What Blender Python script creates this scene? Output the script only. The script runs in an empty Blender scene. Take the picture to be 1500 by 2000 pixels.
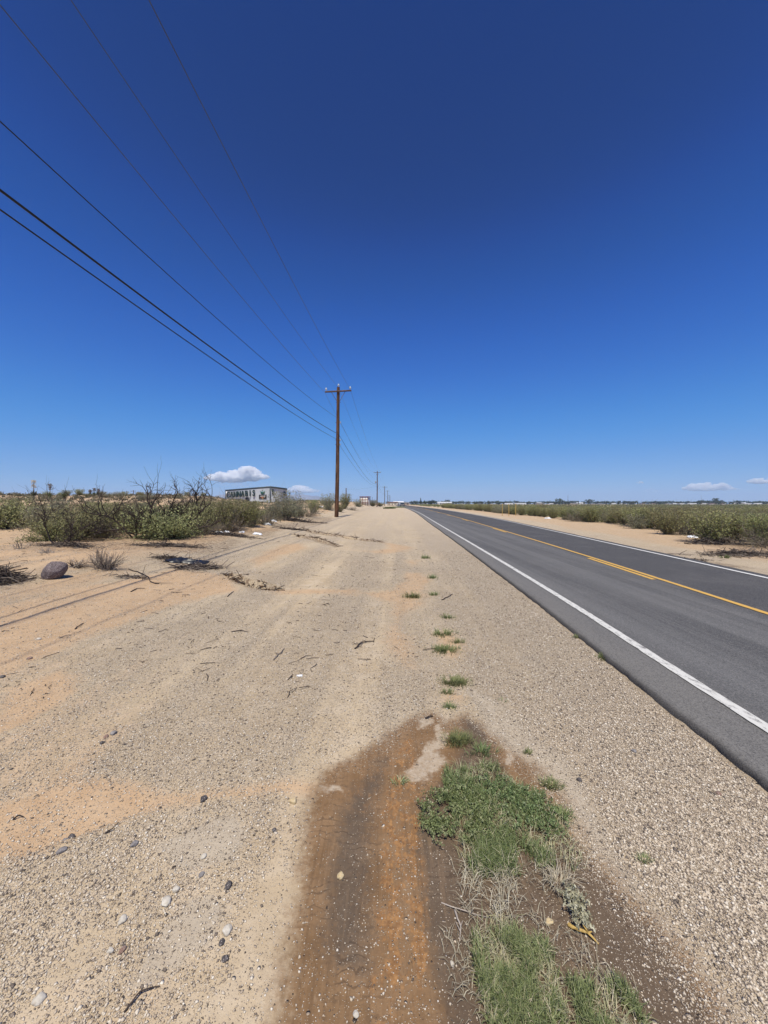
import bpy, math, random
import numpy as np
from mathutils import Vector, Matrix

R = math.radians
S = bpy.context.scene
COL = S.collection

# ------------------------------------------------------------------ camera
EYE = 1.70
FPX = 751.0                       # focal length in pixels of the 1500 x 2000 photograph
HORIZON = 984.0
PITCH = math.atan((1000.0 - HORIZON) / FPX)
cam_d = bpy.data.cameras.new("camera")
cam_d.sensor_fit = 'VERTICAL'
cam_d.sensor_height = 36.0
cam_d.lens = 36.0 * FPX / 2000.0
cam_d.clip_start = 0.05
cam_d.clip_end = 60000.0
cam = bpy.data.objects.new("camera", cam_d)
cam.location = (0, 0, EYE)
cam.rotation_euler = (math.pi / 2 - PITCH, 0, 0)
COL.objects.link(cam)
S.camera = cam
S.render.resolution_x, S.render.resolution_y = 768, 1024

# ------------------------------------------------------------------ sky and sun
SUN_EL, SUN_AZ = R(64.0), R(186.0)          # azimuth clockwise from +Y
sun_dir = Vector((math.sin(SUN_AZ) * math.cos(SUN_EL), math.cos(SUN_AZ) * math.cos(SUN_EL), math.sin(SUN_EL)))
W = bpy.data.worlds.new("World")
S.world = W
W.use_nodes = True
wn, wl = W.node_tree.nodes, W.node_tree.links
wn.clear()
sky = wn.new('ShaderNodeTexSky')
sky.sky_type = 'NISHITA'
sky.sun_disc = False
sky.sun_elevation = SUN_EL
sky.sun_rotation = SUN_AZ
sky.altitude = 1300.0
sky.air_density = 1.0
sky.dust_density = 0.3
sky.ozone_density = 3.0
# deep, saturated blue of a dry high-desert sky
def _scale(sock, c):
    x = wn.new('ShaderNodeMix'); x.data_type = 'RGBA'; x.blend_type = 'MULTIPLY'
    x.inputs[0].default_value = 1.0
    wl.new(sock, x.inputs[6]); x.inputs[7].default_value = (*c, 1)
    return x.outputs[2]


SKY_STRENGTH = 0.075
low = _scale(sky.outputs[0], (SKY_STRENGTH,) * 3)
cv = wn.new('ShaderNodeRGBCurve')
wl.new(low, cv.inputs['Color'])
cv.mapping.extend = 'HORIZONTAL'
for ch, pts in enumerate(([(0, 0), (.058, .007), (.075, .012), (.103, .024), (.178, .064), (.29, .15), (1, .55)],
                          [(0, 0), (.092, .038), (.112, .069), (.157, .130), (.266, .262), (.378, .345), (1, .80)],
                          [(0, 0), (.178, .185), (.210, .308), (.286, .526), (.417, .70), (.47, .74), (1, .95)])):
    c = cv.mapping.curves[ch].points
    c[0].location, c[1].location = pts[0], pts[-1]
    for p in pts[1:-1]:
        c.new(*p)
cv.mapping.update()
deep = _scale(cv.outputs[0], (1 / SKY_STRENGTH,) * 3)
bg = wn.new('ShaderNodeBackground')
bg.inputs['Strength'].default_value = SKY_STRENGTH
wo = wn.new('ShaderNodeOutputWorld')
wl.new(deep, bg.inputs['Color'])
wl.new(bg.outputs[0], wo.inputs['Surface'])
sl = bpy.data.lights.new("sun", 'SUN')
sl.energy = 5.0
sl.angle = R(0.53)
sl.color = (1.0, 0.935, 0.79)
so = bpy.data.objects.new("sun", sl)
so.rotation_euler = sun_dir.to_track_quat('Z', 'Y').to_euler()
so.location = (0, 0, 50)
COL.objects.link(so)

S.view_settings.view_transform = 'Standard'
S.view_settings.look = 'None'
S.view_settings.exposure = 0.0
S.view_settings.gamma = 1.0
S.render.engine = 'CYCLES'
S.cycles.max_bounces = 32
S.cycles.diffuse_bounces = 3
S.cycles.glossy_bounces = 2
S.cycles.transmission_bounces = 4
S.cycles.volume_bounces = 28
S.cycles.transparent_max_bounces = 8

# ------------------------------------------------------------------ small helpers
rng = np.random.default_rng(7)
random.seed(7)


def ss(a, b, x):
    t = np.clip((np.asarray(x, float) - a) / (b - a), 0, 1)
    return t * t * (3 - 2 * t)


def _hash(ix, iy, seed):
    n = (ix.astype(np.int64) * 374761393 + iy.astype(np.int64) * 668265263 + seed * 974711) & 0xFFFFFFFF
    n = ((n ^ (n >> 13)) * 1274126177) & 0xFFFFFFFF
    n = n ^ (n >> 16)
    return (n & 0xFFFF) / 65535.0


def vnoise(x, y, seed=0):
    x = np.asarray(x, float); y = np.asarray(y, float)
    ix, iy = np.floor(x), np.floor(y)
    fx, fy = x - ix, y - iy
    fx = fx * fx * (3 - 2 * fx); fy = fy * fy * (3 - 2 * fy)
    a = _hash(ix, iy, seed); b = _hash(ix + 1, iy, seed)
    c = _hash(ix, iy + 1, seed); d = _hash(ix + 1, iy + 1, seed)
    return (a * (1 - fx) + b * fx) * (1 - fy) + (c * (1 - fx) + d * fx) * fy


def fbm(x, y, seed=0, octv=4):
    s, a, t = 0.0, 1.0, 0.0
    for i in range(octv):
        s = s + a * (vnoise(x * 2 ** i + 17.3 * i, y * 2 ** i - 9.1 * i, seed + i) - 0.5)
        t += a
        a *= 0.5
    return 2 * s / t          # about -1 .. 1


CP, SP = math.cos(PITCH), math.sin(PITCH)


def ray(px, py):
    a, b = (px - 750.0) / FPX, (1000.0 - py) / FPX
    v = np.array([a, CP + b * SP, -SP + b * CP])
    return v / v[1]                       # per metre of depth


def at_plane(px, py, z=0.0):
    v = ray(px, py)
    t = (z - EYE) / v[2]
    return np.array([v[0] * t, t])


# ------------------------------------------------------------------ terrain height
def G(y):
    """The plain climbs a little ahead of the camera and levels out."""
    y = np.asarray(y, float)
    return np.where(y > 0, 0.55 * (1 - np.exp(-np.maximum(y, 0) / 65.0)), 0.0085 * np.maximum(y, -60))


def H0(x, y):
    """Broad terrain without the small relief near the camera."""
    x = np.asarray(x, float); y = np.asarray(y, float)
    xl = np.maximum(-x - 1.0, 0.0)
    z = G(y) * (1 - ss(14, 55, x - 0.05 * y))
    saddle = 1 - 0.5 * np.exp(-((x / np.maximum(y, 1.0) + 0.31) / 0.10) ** 2) * ss(22, 50, y)
    z = z + 2.7 * (1 - np.exp(-xl / 16.0)) * ss(0, 75, y) * saddle
    z = z + 0.22 * ss(-4.5, -8.0, x) * ss(3, 9, y)
    hum = ss(-8, -20, x) * ss(8, 20, y)
    z = z + 0.42 * hum * fbm(x * 0.11, y * 0.11, 3, 4)
    z = z + 0.16 * ss(-5, -8, x) * fbm(x * 0.5, y * 0.5, 8, 3)
    z = z + 0.10 * ss(14, 18, x - 0.05 * y) * fbm(x * 0.4, y * 0.4, 21, 3)
    return z


_T = 0.8 * np.exp(np.linspace(0, math.log(900 / 0.8), 700))


def _solve(px, py, hf):
    v = ray(px, py)
    t = _T
    for _ in range(3):
        f = EYE + v[2] * t - hf(v[0] * t, t)
        k = np.nonzero(f <= 0)[0]
        if len(k) == 0:
            return np.array([v[0] * t[-1], t[-1]])
        k = max(int(k[0]), 1)
        t = np.linspace(t[k - 1], t[k], 24)
    return np.array([v[0] * t[12], t[12]])


def unproj(px, py):
    """Point of the terrain seen at that photo pixel."""
    return _solve(px, py, H0)


def U(pts):
    return np.array([unproj(*p) for p in pts])


# ------------------------------------------------------------------ road lines
ROAD_TOP = 0.05


def road_h(x, y):
    return G(y) + ROAD_TOP


def curve(Y, X):
    """Smooth x(y) through the given points (cubic Hermite)."""
    Y = np.array(Y, float); X = np.array(X, float)
    m = np.gradient(X, Y)
    def f(y):
        y = np.asarray(y, float)
        i = np.clip(np.searchsorted(Y, y) - 1, 0, len(Y) - 2)
        h = Y[i + 1] - Y[i]
        t = np.clip((y - Y[i]) / h, 0, 1)
        return ((2 * t**3 - 3 * t**2 + 1) * X[i] + (t**3 - 2 * t**2 + t) * h * m[i]
                + (-2 * t**3 + 3 * t**2) * X[i + 1] + (t**3 - t**2) * h * m[i + 1])
    return f


left_x = curve([-120, -20, 0, 2.75, 5.94, 8.15, 13, 25.6, 56.8, 90, 130, 182, 300, 600, 1200],
               [-2.3, 1.85, 2.66, 2.77, 2.98, 3.09, 3.3, 3.82, 5.2, 6.2, 6.7, 7.0, 9.0, 20, 40])
mid_off = curve([-120, 0, 5.5, 10, 20, 30, 60, 1200], [2.45, 2.45, 2.57, 2.72, 2.92, 3.03, 3.1, 3.1])
right_off = curve([-120, 0, 8.2, 13.7, 20, 33, 60, 1200], [4.7, 4.75, 5.08, 5.32, 5.62, 6.2, 6.4, 6.4])


def mid_x(y): return left_x(y) + mid_off(y)
def right_x(y): return left_x(y) + right_off(y)


def edge_x(y):
    y = np.asarray(y, float)
    return left_x(y) - 0.475 + 0.014 * fbm(y * 7.3, y * 0 + 3.1, 5, 5) + 0.025 * fbm(y * 0.35, y * 0 + 8.1, 6, 2)


def far_edge_x(y):
    y = np.asarray(y, float)
    return right_x(y) + 0.34 + 0.03 * fbm(y * 1.3, y * 0 + 5.1, 15, 4)


# ------------------------------------------------------------------ polygon masks on the ground
def poly_mask(poly, x, y, soft):
    """1 inside the polygon, falling to 0 over +-soft metres across its outline."""
    poly = np.asarray(poly, float)
    out = np.zeros(x.shape)
    lo, hi = poly.min(0) - 2 * np.max(soft), poly.max(0) + 2 * np.max(soft)
    sel = (x >= lo[0]) & (x <= hi[0]) & (y >= lo[1]) & (y <= hi[1])
    if not sel.any():
        return out
    X, Y = x[sel], y[sel]
    d2 = np.full(X.shape, 1e9)
    inside = np.zeros(X.shape, bool)
    n = len(poly)
    for i in range(n):
        a, b = poly[i], poly[(i + 1) % n]
        ab = b - a
        t = np.clip(((X - a[0]) * ab[0] + (Y - a[1]) * ab[1]) / max(ab @ ab, 1e-9), 0, 1)
        d2 = np.minimum(d2, (X - a[0] - t * ab[0]) ** 2 + (Y - a[1] - t * ab[1]) ** 2)
        c = (a[1] > Y) != (b[1] > Y)
        inside ^= c & (X < (b[0] - a[0]) * (Y - a[1]) / (b[1] - a[1] + 1e-12) + a[0])
    d = np.sqrt(d2)
    sd = np.where(inside, d, -d)
    s = soft[sel] if isinstance(soft, np.ndarray) else soft
    out[sel] = np.clip(0.5 + 0.5 * sd / s, 0, 1)
    return out


def line_dist(line, x, y):
    """distance to a polyline, signed side (>0 left of its direction) and 0..1 run along it"""
    line = np.asarray(line, float)
    seg = np.diff(line, axis=0)
    L = np.sqrt((seg ** 2).sum(1))
    cum = np.concatenate([[0], np.cumsum(L)])
    best = np.full(x.shape, 1e9); side = np.zeros(x.shape); run = np.zeros(x.shape)
    for i in range(len(seg)):
        a, ab = line[i], seg[i]
        t = np.clip(((x - a[0]) * ab[0] + (y - a[1]) * ab[1]) / (L[i] ** 2), 0, 1)
        dx, dy = x - a[0] - t * ab[0], y - a[1] - t * ab[1]
        d = np.sqrt(dx * dx + dy * dy)
        k = d < best
        best = np.where(k, d, best)
        side = np.where(k, ab[0] * dy - ab[1] * dx, side)
        run = np.where(k, (cum[i] + t * L[i]) / cum[-1], run)
    return best, side, run


P_WET = U([(470, 2230), (545, 2000), (560, 1850), (590, 1700), (605, 1560), (625, 1512), (690, 1482), (740, 1440), (790, 1402), (835, 1392),
           (870, 1418), (900, 1393), (940, 1420), (985, 1470), (1060, 1520), (1110, 1580), (1150, 1650), (1200, 1710), (1280, 1800), (1350, 1890),
           (1430, 2000), (1560, 2230)])
P_CLAY_L = U([(655, 1600), (672, 1556), (700, 1520), (738, 1480), (762, 1470), (756, 1560), (752, 1700), (742, 1850), (735, 1905), (700, 1900), (660, 1890), (618, 1850), (622, 1760), (640, 1660)])
P_CLAY_R = U([(826, 1570), (870, 1490), (905, 1400), (935, 1420), (960, 1480), (1040, 1580), (1130, 1640), (1200, 1740), (1290, 1840), (1400, 2000),
              (1480, 2230), (880, 2230), (872, 1960), (846, 1840), (834, 1700)])
P_RUST = U([(764, 1462), (800, 1452), (812, 1490), (822, 1560), (834, 1700), (842, 1840), (838, 1930), (724, 1930), (733, 1830), (744, 1700), (754, 1560)])
P_RUST2 = U([(640, 1540), (700, 1490), (800, 1420), (830, 1500), (830, 1560), (750, 1600), (640, 1600)])
P_RUST3 = U([(735, 1830), (840, 1830), (850, 2000), (855, 2230), (690, 2230), (700, 2000)])
P_PALE = [U(p) for p in ([(793, 1506), (806, 1478), (818, 1452), (838, 1425), (852, 1418), (842, 1446), (834, 1470), (850, 1480), (848, 1494), (826, 1500), (812, 1512)],
                         [(985, 1478), (1000, 1482), (1006, 1500), (1000, 1514), (988, 1500)],
                         [(1098, 1584), (1118, 1594), (1136, 1624), (1152, 1646), (1128, 1630)],
                         [(622, 1548), (660, 1546), (672, 1560), (640, 1560)],
                         [(795, 1408), (825, 1402), (830, 1418), (806, 1436)])]
P_SAND = [U(p) for p in (
    [(-200, 1590), (0, 1560), (130, 1515), (250, 1530), (350, 1552), (430, 1540), (520, 1532), (612, 1532), (612, 1552), (520, 1556), (400, 1562),
     (300, 1577), (230, 1604), (130, 1640), (60, 1672), (0, 1690), (-200, 1740)],
    [(700, 1160), (760, 1148), (800, 1118), (835, 1120), (835, 1160), (815, 1190), (790, 1220), (815, 1260), (812, 1306), (785, 1302), (745, 1252), (772, 1222), (765, 1180)],
    [(662, 1072), (745, 1082), (790, 1078), (810, 1068), (760, 1060), (745, 1060), (748, 1072), (720, 1076)],
    [(786, 1094), (815, 1094), (820, 1103), (800, 1108)],
    [(520, 1150), (700, 1153), (705, 1166), (540, 1160)],
    [(-100, 1210), (0, 1180), (120, 1150), (240, 1130), (340, 1110), (450, 1122), (480, 1150), (330, 1190), (150, 1260), (0, 1330), (-100, 1360)],
    [(480, 1095), (545, 1065), (590, 1060), (600, 1072), (540, 1090), (500, 1108)],
    [(870, 1450), (905, 1452), (902, 1490), (868, 1488)],
    [(845, 1240), (880, 1225), (915, 1260), (900, 1290), (860, 1285)],
    [(855, 1360), (885, 1350), (915, 1360), (900, 1372), (860, 1372)],
    [(955, 1470), (1010, 1480), (1030, 1530), (1090, 1600), (1040, 1580), (985, 1510)],
    [(0, 1345), (130, 1310), (160, 1350), (60, 1420), (-60, 1460)])]
P_FINE = [U(p) for p in (
    [(905, 1330), (960, 1360), (1040, 1440), (1120, 1500), (1170, 1600), (1230, 1700), (1330, 1830), (1500, 2050), (1440, 2010), (1300, 1830), (1190, 1700), (1120, 1590), (1030, 1510), (950, 1430)],
    [(300, 1640), (440, 1590), (480, 1640), (440, 1690), (330, 1700)],
    [(300, 1820), (360, 1765), (420, 1755), (440, 1790), (400, 1850), (330, 1900), (270, 1950), (240, 1940)])]
P_DEBRIS = [U(p) for p in (
    [(60, 1050), (420, 1045), (470, 1055), (430, 1085), (300, 1075), (60, 1075)],
    [(300, 1090), (420, 1085), (450, 1110), (380, 1120), (310, 1105)],
    [(-60, 1100), (20, 1110), (30, 1150), (-60, 1160)],
    [(480, 1040), (600, 1012), (650, 1010), (640, 1022), (560, 1032), (520, 1050)],
    [(1330, 1048), (1500, 1072), (1560, 1095), (1480, 1082), (1330, 1058)],
    [(1320, 1088), (1400, 1098), (1470, 1110), (1420, 1112), (1330, 1098)])]
P_CRACK = [U(p) for p in ([(440, 1121), (463, 1124), (482, 1133), (516, 1141), (553, 1151), (552, 1155), (512, 1146), (478, 1138), (455, 1129)],
                          [(575, 1043), (592, 1047), (622, 1051), (642, 1059), (662, 1066), (658, 1069), (636, 1063), (612, 1055), (590, 1050)],
                          [(590, 1029), (606, 1037), (652, 1044), (702, 1052), (752, 1059), (750, 1061), (700, 1055), (648, 1047), (602, 1040)])]
SCARPS = [(U([(440, 1121), (463, 1126), (480, 1134), (515, 1141), (552, 1152)]), 0.085),
          (U([(560, 1040), (590, 1048), (620, 1052), (640, 1060), (660, 1067)]), 0.07),
          (U([(590, 1030), (605, 1038), (650, 1045), (700, 1053), (750, 1060)]), 0.06),
          (U([(0, 1690), (60, 1672), (130, 1640), (230, 1604), (300, 1577)]), -0.012)]


def masks(x, y):
    """wet, sand, gravel | clay, rust, debris | pale, fine, near-road"""
    x = np.asarray(x, float); y = np.asarray(y, float)
    near = 0.02 + 0.015 * np.maximum(y, 0)
    wob = 0.05 * np.clip(y, 0.6, 6) / 2.0
    wx = x + wob * (.7 * fbm(x * 3.5, y * 3.5, 31, 5) + 1.1 * fbm(x * 1.1, y * 1.1, 32, 3)) + .35 * wob * fbm(x * 14, y * 14, 33, 3)
    wy = y + wob * (.9 * fbm(x * 3.5, y * 3.5, 41, 5) + 1.3 * fbm(x * 1.1, y * 1.1, 42, 3)) + .35 * wob * fbm(x * 14, y * 14, 43, 3)
    wet = poly_mask(P_WET, x + 1.3 * (wx - x), y + 1.5 * (wy - y), 0.15)
    clay = np.maximum(0.72 * poly_mask(P_CLAY_L, x + 1.1 * (wx - x), y + 3.0 * (wy - y), 0.11), poly_mask(P_CLAY_R, x + 1.4 * (wx - x), wy, 0.10))
    rust = poly_mask(P_RUST, x + 0.35 * (wx - x), y + 1.6 * (wy - y), 0.035)
    rust = np.maximum(rust, 0.5 * poly_mask(P_RUST3, wx, wy, 0.10))
    rust = np.maximum(rust, 0.4 * poly_mask(P_RUST2, wx, wy, 0.10))
    pale = np.zeros_like(x)
    for p in P_PALE:
        pale = np.maximum(pale, poly_mask(p, x + 1.9 * (wx - x), y + 1.9 * (wy - y), 0.05))
    sand = np.zeros_like(x)
    for p in P_SAND:
        far_ = p[:, 1].mean()
        sand = np.maximum(sand, (1.0 if far_ < 3.2 else .8) * poly_mask(p, wx, wy, 0.05 + 0.02 * far_ + (.45 if np.ptp(p[:, 0]) > 4 else 0)))
    # the ground gets sandier to the left, in streaks along the way the wheels went
    lat0 = x - 0.042 * y
    sand = np.maximum(sand, np.clip(.42 * ss(-0.35, -0.95, x / np.maximum(y, .8)) + .75 * fbm(lat0 * 1.9, y * .13, 63, 4) * ss(-.1, -.5, x / np.maximum(y, .8)), 0, .8) * ss(.5, 1.5, y))
    # the bank and the dunes on the left are bare orange sand
    sand = np.maximum(sand, (0.72 + .25 * fbm(x * .9, y * .9, 10, 3)) * ss(-5.2, -7.0, x + 1.3 * fbm(x * 0.5, y * 0.5, 9, 4)) * ss(6, 9, y))
    sand = np.maximum(sand, 0.62 * ss(far_edge_x(y) + 1.0, far_edge_x(y) + 2.4, x + 0.7 * fbm(x * .3, y * .3, 12, 3)))
    fine = np.zeros_like(x)
    for p in P_FINE:
        fine = np.maximum(fine, poly_mask(p, wx, wy, 0.08))
    debris = np.zeros_like(x)
    for p in P_DEBRIS:
        debris = np.maximum(debris, poly_mask(p, wx, wy, 0.45))
    for p in P_CRACK:
        debris = np.maximum(debris, 1.3 * poly_mask(p, x + .6 * (wx - x), y + .6 * (wy - y), .07))
    # gravel thrown along the road edge, streaks left by wheels in the road's direction
    d_edge = edge_x(y) - x
    grav = 0.48 + 0.5 * ss(2.0, 0.75, d_edge + 0.25 * fbm(x, y, 51, 3)) * ss(-0.3, 0.0, d_edge)
    lat = x - 0.042 * y
    streak = fbm(lat * 2.6, y * 0.10, 61, 4)
    grav = grav + 0.62 * streak * ss(-0.5, 0.6, d_edge) + 0.30 * fbm(x * 0.8, y * 0.8, 71, 4) + .22 * fbm(lat * 9, y * .35, 64, 3) * ss(0, .8, d_edge)
    grav = np.clip(grav, 0.05, 1) * (1 - 0.82 * np.clip(sand, 0, 1)) * (1 - 0.93 * wet) * (1 - 0.75 * fine)
    return wet, sand, grav, clay, rust, debris, pale, fine


def relief(x, y):
    """Small relief: ruts, scarps, tracks, wash channels."""
    x = np.asarray(x, float); y = np.asarray(y, float)
    z = 0.012 * fbm(x * 1.3, y * 1.3, 81, 4) * ss(60, 20, np.abs(y))
    lat = x - 0.042 * y
    d_edge = edge_x(y) - x
    open_ = ss(-0.1, 0.5, d_edge) * ss(-7, -4, x) * ss(80, 30, y)
    z = z + open_ * 0.014 * fbm(lat * 2.6, y * 0.10, 61, 3)
    z = z + 0.006 * fbm(x * 9, y * 9, 91, 3) * ss(14, 6, np.abs(y))
    for line, h in SCARPS:
        sel = (y > 0) & (y < 60) & (x > -30) & (x < 6)
        if not sel.any():
            continue
        xs, ys = x[sel], y[sel]
        wob = 0.02 * ys * 0.35
        d, side, run = line_dist(line, xs + wob * fbm(xs * 3, ys * 3, 101, 4), ys + wob * fbm(xs * 3, ys * 3, 111, 4))
        amp = h * np.clip(6 * run, 0, 1) * np.clip(6 * (1 - run), 0, 1) * (0.7 + 0.6 * vnoise(xs * 2.5, ys * 2.5, 121))
        up = np.where(side > 0, np.exp(-d / 0.9) * 0.55, -np.exp(-d / 0.30) * 1.15)
        z[sel] = z[sel] + amp * up
    near = (np.abs(x) < 3) & (y > 0.4) & (y < 4.5)
    if near.any():
        xs, ys = x[near], y[near]
        r = poly_mask(P_RUST, xs, ys, 0.05)
        c = poly_mask(P_CLAY_L, xs, ys, 0.06)
        w = poly_mask(P_WET, xs, ys, 0.25)
        z[near] = z[near] * (1 - 0.6 * w) - 0.014 * w - 0.008 * c + 0.004 * r
    # wheel track going off to the left edge of the picture
    z = z * ss(-0.25, 0.05, d_edge) + 0 * z
    inside = ss(-0.02, -0.30, d_edge) * ss(0.02, -0.30, x - far_edge_x(y))
    z = z - 0.07 * inside
    return z


def H(x, y):
    return H0(x, y) + relief(np.atleast_1d(np.asarray(x, float)), np.atleast_1d(np.asarray(y, float))).reshape(np.shape(x))


def hz(x, y):
    return float(H(np.array([x]), np.array([y]))[0])


# ------------------------------------------------------------------ mesh building
def mesh_np(name, V, F, mat=None, parent=None, smooth=False, attrs=None):
    V = np.ascontiguousarray(V, np.float32); F = np.ascontiguousarray(F, np.int32)
    me = bpy.data.meshes.new(name)
    nf, k = F.shape
    me.vertices.add(len(V)); me.vertices.foreach_set('co', V.ravel())
    me.loops.add(nf * k); me.loops.foreach_set('vertex_index', F.ravel())
    me.polygons.add(nf); me.polygons.foreach_set('loop_start', np.arange(nf, dtype=np.int32) * k)
    if smooth:
        me.polygons.foreach_set('use_smooth', np.ones(nf, bool))
    for an, (typ, val) in (attrs or {}).items():
        at = me.attributes.new(an, typ, 'POINT')
        at.data.foreach_set('color' if typ == 'FLOAT_COLOR' else 'value', np.ascontiguousarray(val, np.float32).ravel())
    me.update(calc_edges=True)
    me.validate()
    if mat is not None:
        me.materials.append(mat)
    o = bpy.data.objects.new(name, me)
    COL.objects.link(o)
    if parent is not None:
        o.parent = parent
    return o


class Acc:
    """Collects triangles and builds them as one mesh object."""
    def __init__(self):
        self.V, self.F, self.A, self.n = [], [], [], 0

    def add(self, V, F, a=0.5):
        V = np.asarray(V, float); F = np.asarray(F, int)
        if F.shape[1] == 4:
            F = np.concatenate([F[:, [0, 1, 2]], F[:, [0, 2, 3]]])
        self.V.append(V); self.F.append(F + self.n)
        self.A.append(np.broadcast_to(np.asarray(a, float), (len(V),)))
        self.n += len(V)
        return self

    def build(self, name, mat, parent=None, smooth=False):
        return mesh_np(name, np.concatenate(self.V), np.concatenate(self.F), mat, parent, smooth,
                       {'rnd': ('FLOAT', np.concatenate(self.A))})

    # shapes
    def box(self, c, s, rz=0.0, a=0.5):
        c = np.asarray(c, float); s = np.asarray(s, float) / 2
        v = np.array([(i, j, k) for i in (-1, 1) for j in (-1, 1) for k in (-1, 1)], float) * s
        if rz:
            cr, sr = math.cos(rz), math.sin(rz)
            v = np.c_[v[:, 0] * cr - v[:, 1] * sr, v[:, 0] * sr + v[:, 1] * cr, v[:, 2]]
        f = np.array([(0, 1, 3, 2), (4, 6, 7, 5), (0, 4, 5, 1), (2, 3, 7, 6), (0, 2, 6, 4), (1, 5, 7, 3)])
        return self.add(v + c, f, a)

    def tube(self, P, r, sides=5, caps=True, a=0.5):
        P = np.asarray(P, float); n = len(P)
        r = np.broadcast_to(np.asarray(r, float), (n,))
        T = np.gradient(P, axis=0)
        T /= np.linalg.norm(T, axis=1)[:, None] + 1e-12
        ref = np.where(np.abs(T[:, 2:3]) < 0.9, np.array([[0, 0, 1.0]]), np.array([[1.0, 0, 0]]))
        if (np.abs(T[:, 2]) < 0.9).any() and not (np.abs(T[:, 2]) < 0.9).all():
            ref = np.tile(np.array([[0.31, 0.95, 0.05]]), (n, 1))
        A = np.cross(T, ref); A /= np.linalg.norm(A, axis=1)[:, None] + 1e-12
        B = np.cross(T, A)
        an = np.arange(sides) * 2 * math.pi / sides
        V = (P[:, None] + r[:, None, None] * (np.cos(an)[None, :, None] * A[:, None] + np.sin(an)[None, :, None] * B[:, None])).reshape(-1, 3)
        i = np.arange(n - 1)[:, None] * sides; j = np.arange(sides)[None]; k = (j + 1) % sides
        F = np.stack([i + j, i + k, i + sides + k, i + sides + j], -1).reshape(-1, 4)
        self.add(V, F, a)
        if caps:
            c0 = np.vstack([V[:sides], P[:1]]); c1 = np.vstack([V[-sides:], P[-1:]])
            jj = np.arange(sides)
            self.add(c0, np.stack([(jj + 1) % sides, jj, jj * 0 + sides], -1), a)
            self.add(c1, np.stack([jj, (jj + 1) % sides, jj * 0 + sides], -1), a)
        return self

    def leaves(self, C, size, N=None, aspect=0.55, a=None, r=None):
        """diamond leaves at C with random orientation (biased by N if given)"""
        r = r or rng
        n = len(C)
        size = np.broadcast_to(np.asarray(size, float), (n,))[:, None]
        u = r.normal(size=(n, 3)) if N is None else N + 0.5 * r.normal(size=(n, 3))
        u /= np.linalg.norm(u, axis=1)[:, None]
        w = np.cross(u, r.normal(size=(n, 3))); w /= np.linalg.norm(w, axis=1)[:, None] + 1e-9
        V = np.stack([C - u * size * .5, C + w * size * aspect * .5, C + u * size * .5, C - w * size * aspect * .5], 1).reshape(-1, 3)
        i = np.arange(n)[:, None] * 4
        F = np.concatenate([i + np.array([[0, 1, 2]]), i + np.array([[0, 2, 3]])])
        a = r.random(n) if a is None else a
        return self.add(V, F, np.repeat(np.broadcast_to(a, (n,)), 4))


def ico(sub=1):
    t = (1 + 5 ** .5) / 2
    v = [(-1, t, 0), (1, t, 0), (-1, -t, 0), (1, -t, 0), (0, -1, t), (0, 1, t), (0, -1, -t), (0, 1, -t), (t, 0, -1), (t, 0, 1), (-t, 0, -1), (-t, 0, 1)]
    f = [(0, 11, 5), (0, 5, 1), (0, 1, 7), (0, 7, 10), (0, 10, 11), (1, 5, 9), (5, 11, 4), (11, 10, 2), (10, 7, 6), (7, 1, 8),
         (3, 9, 4), (3, 4, 2), (3, 2, 6), (3, 6, 8), (3, 8, 9), (4, 9, 5), (2, 4, 11), (6, 2, 10), (8, 6, 7), (9, 8, 1)]
    v = [np.array(p) / np.linalg.norm(p) for p in v]
    for _ in range(sub):
        c, g = {}, []
        def m(a, b):
            k = (min(a, b), max(a, b))
            if k not in c:
                p = v[a] + v[b]; v.append(p / np.linalg.norm(p)); c[k] = len(v) - 1
            return c[k]
        for a, b, d in f:
            x, y, z = m(a, b), m(b, d), m(d, a)
            g += [(a, x, z), (b, y, x), (d, z, y), (x, y, z)]
        f = g
    return np.array(v), np.array(f)


def tag(o, label=None, cat=None, group=None, kind=None):
    if label: o['label'] = label
    if cat: o['category'] = cat
    if group: o['group'] = group
    if kind: o['kind'] = kind
    return o


def empty(name, loc, rz=0.0, scale=1.0):
    o = bpy.data.objects.new(name, None)
    o.empty_display_size = 0.2
    o.location = loc; o.rotation_euler = (0, 0, rz)
    o.scale = (scale,) * 3 if np.isscalar(scale) else scale
    COL.objects.link(o)
    return o


def copy_tree(o, parent=None):
    c = o.copy(); COL.objects.link(c); c.parent = parent
    for ch in list(o.children):
        copy_tree(ch, c)
    return c


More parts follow.
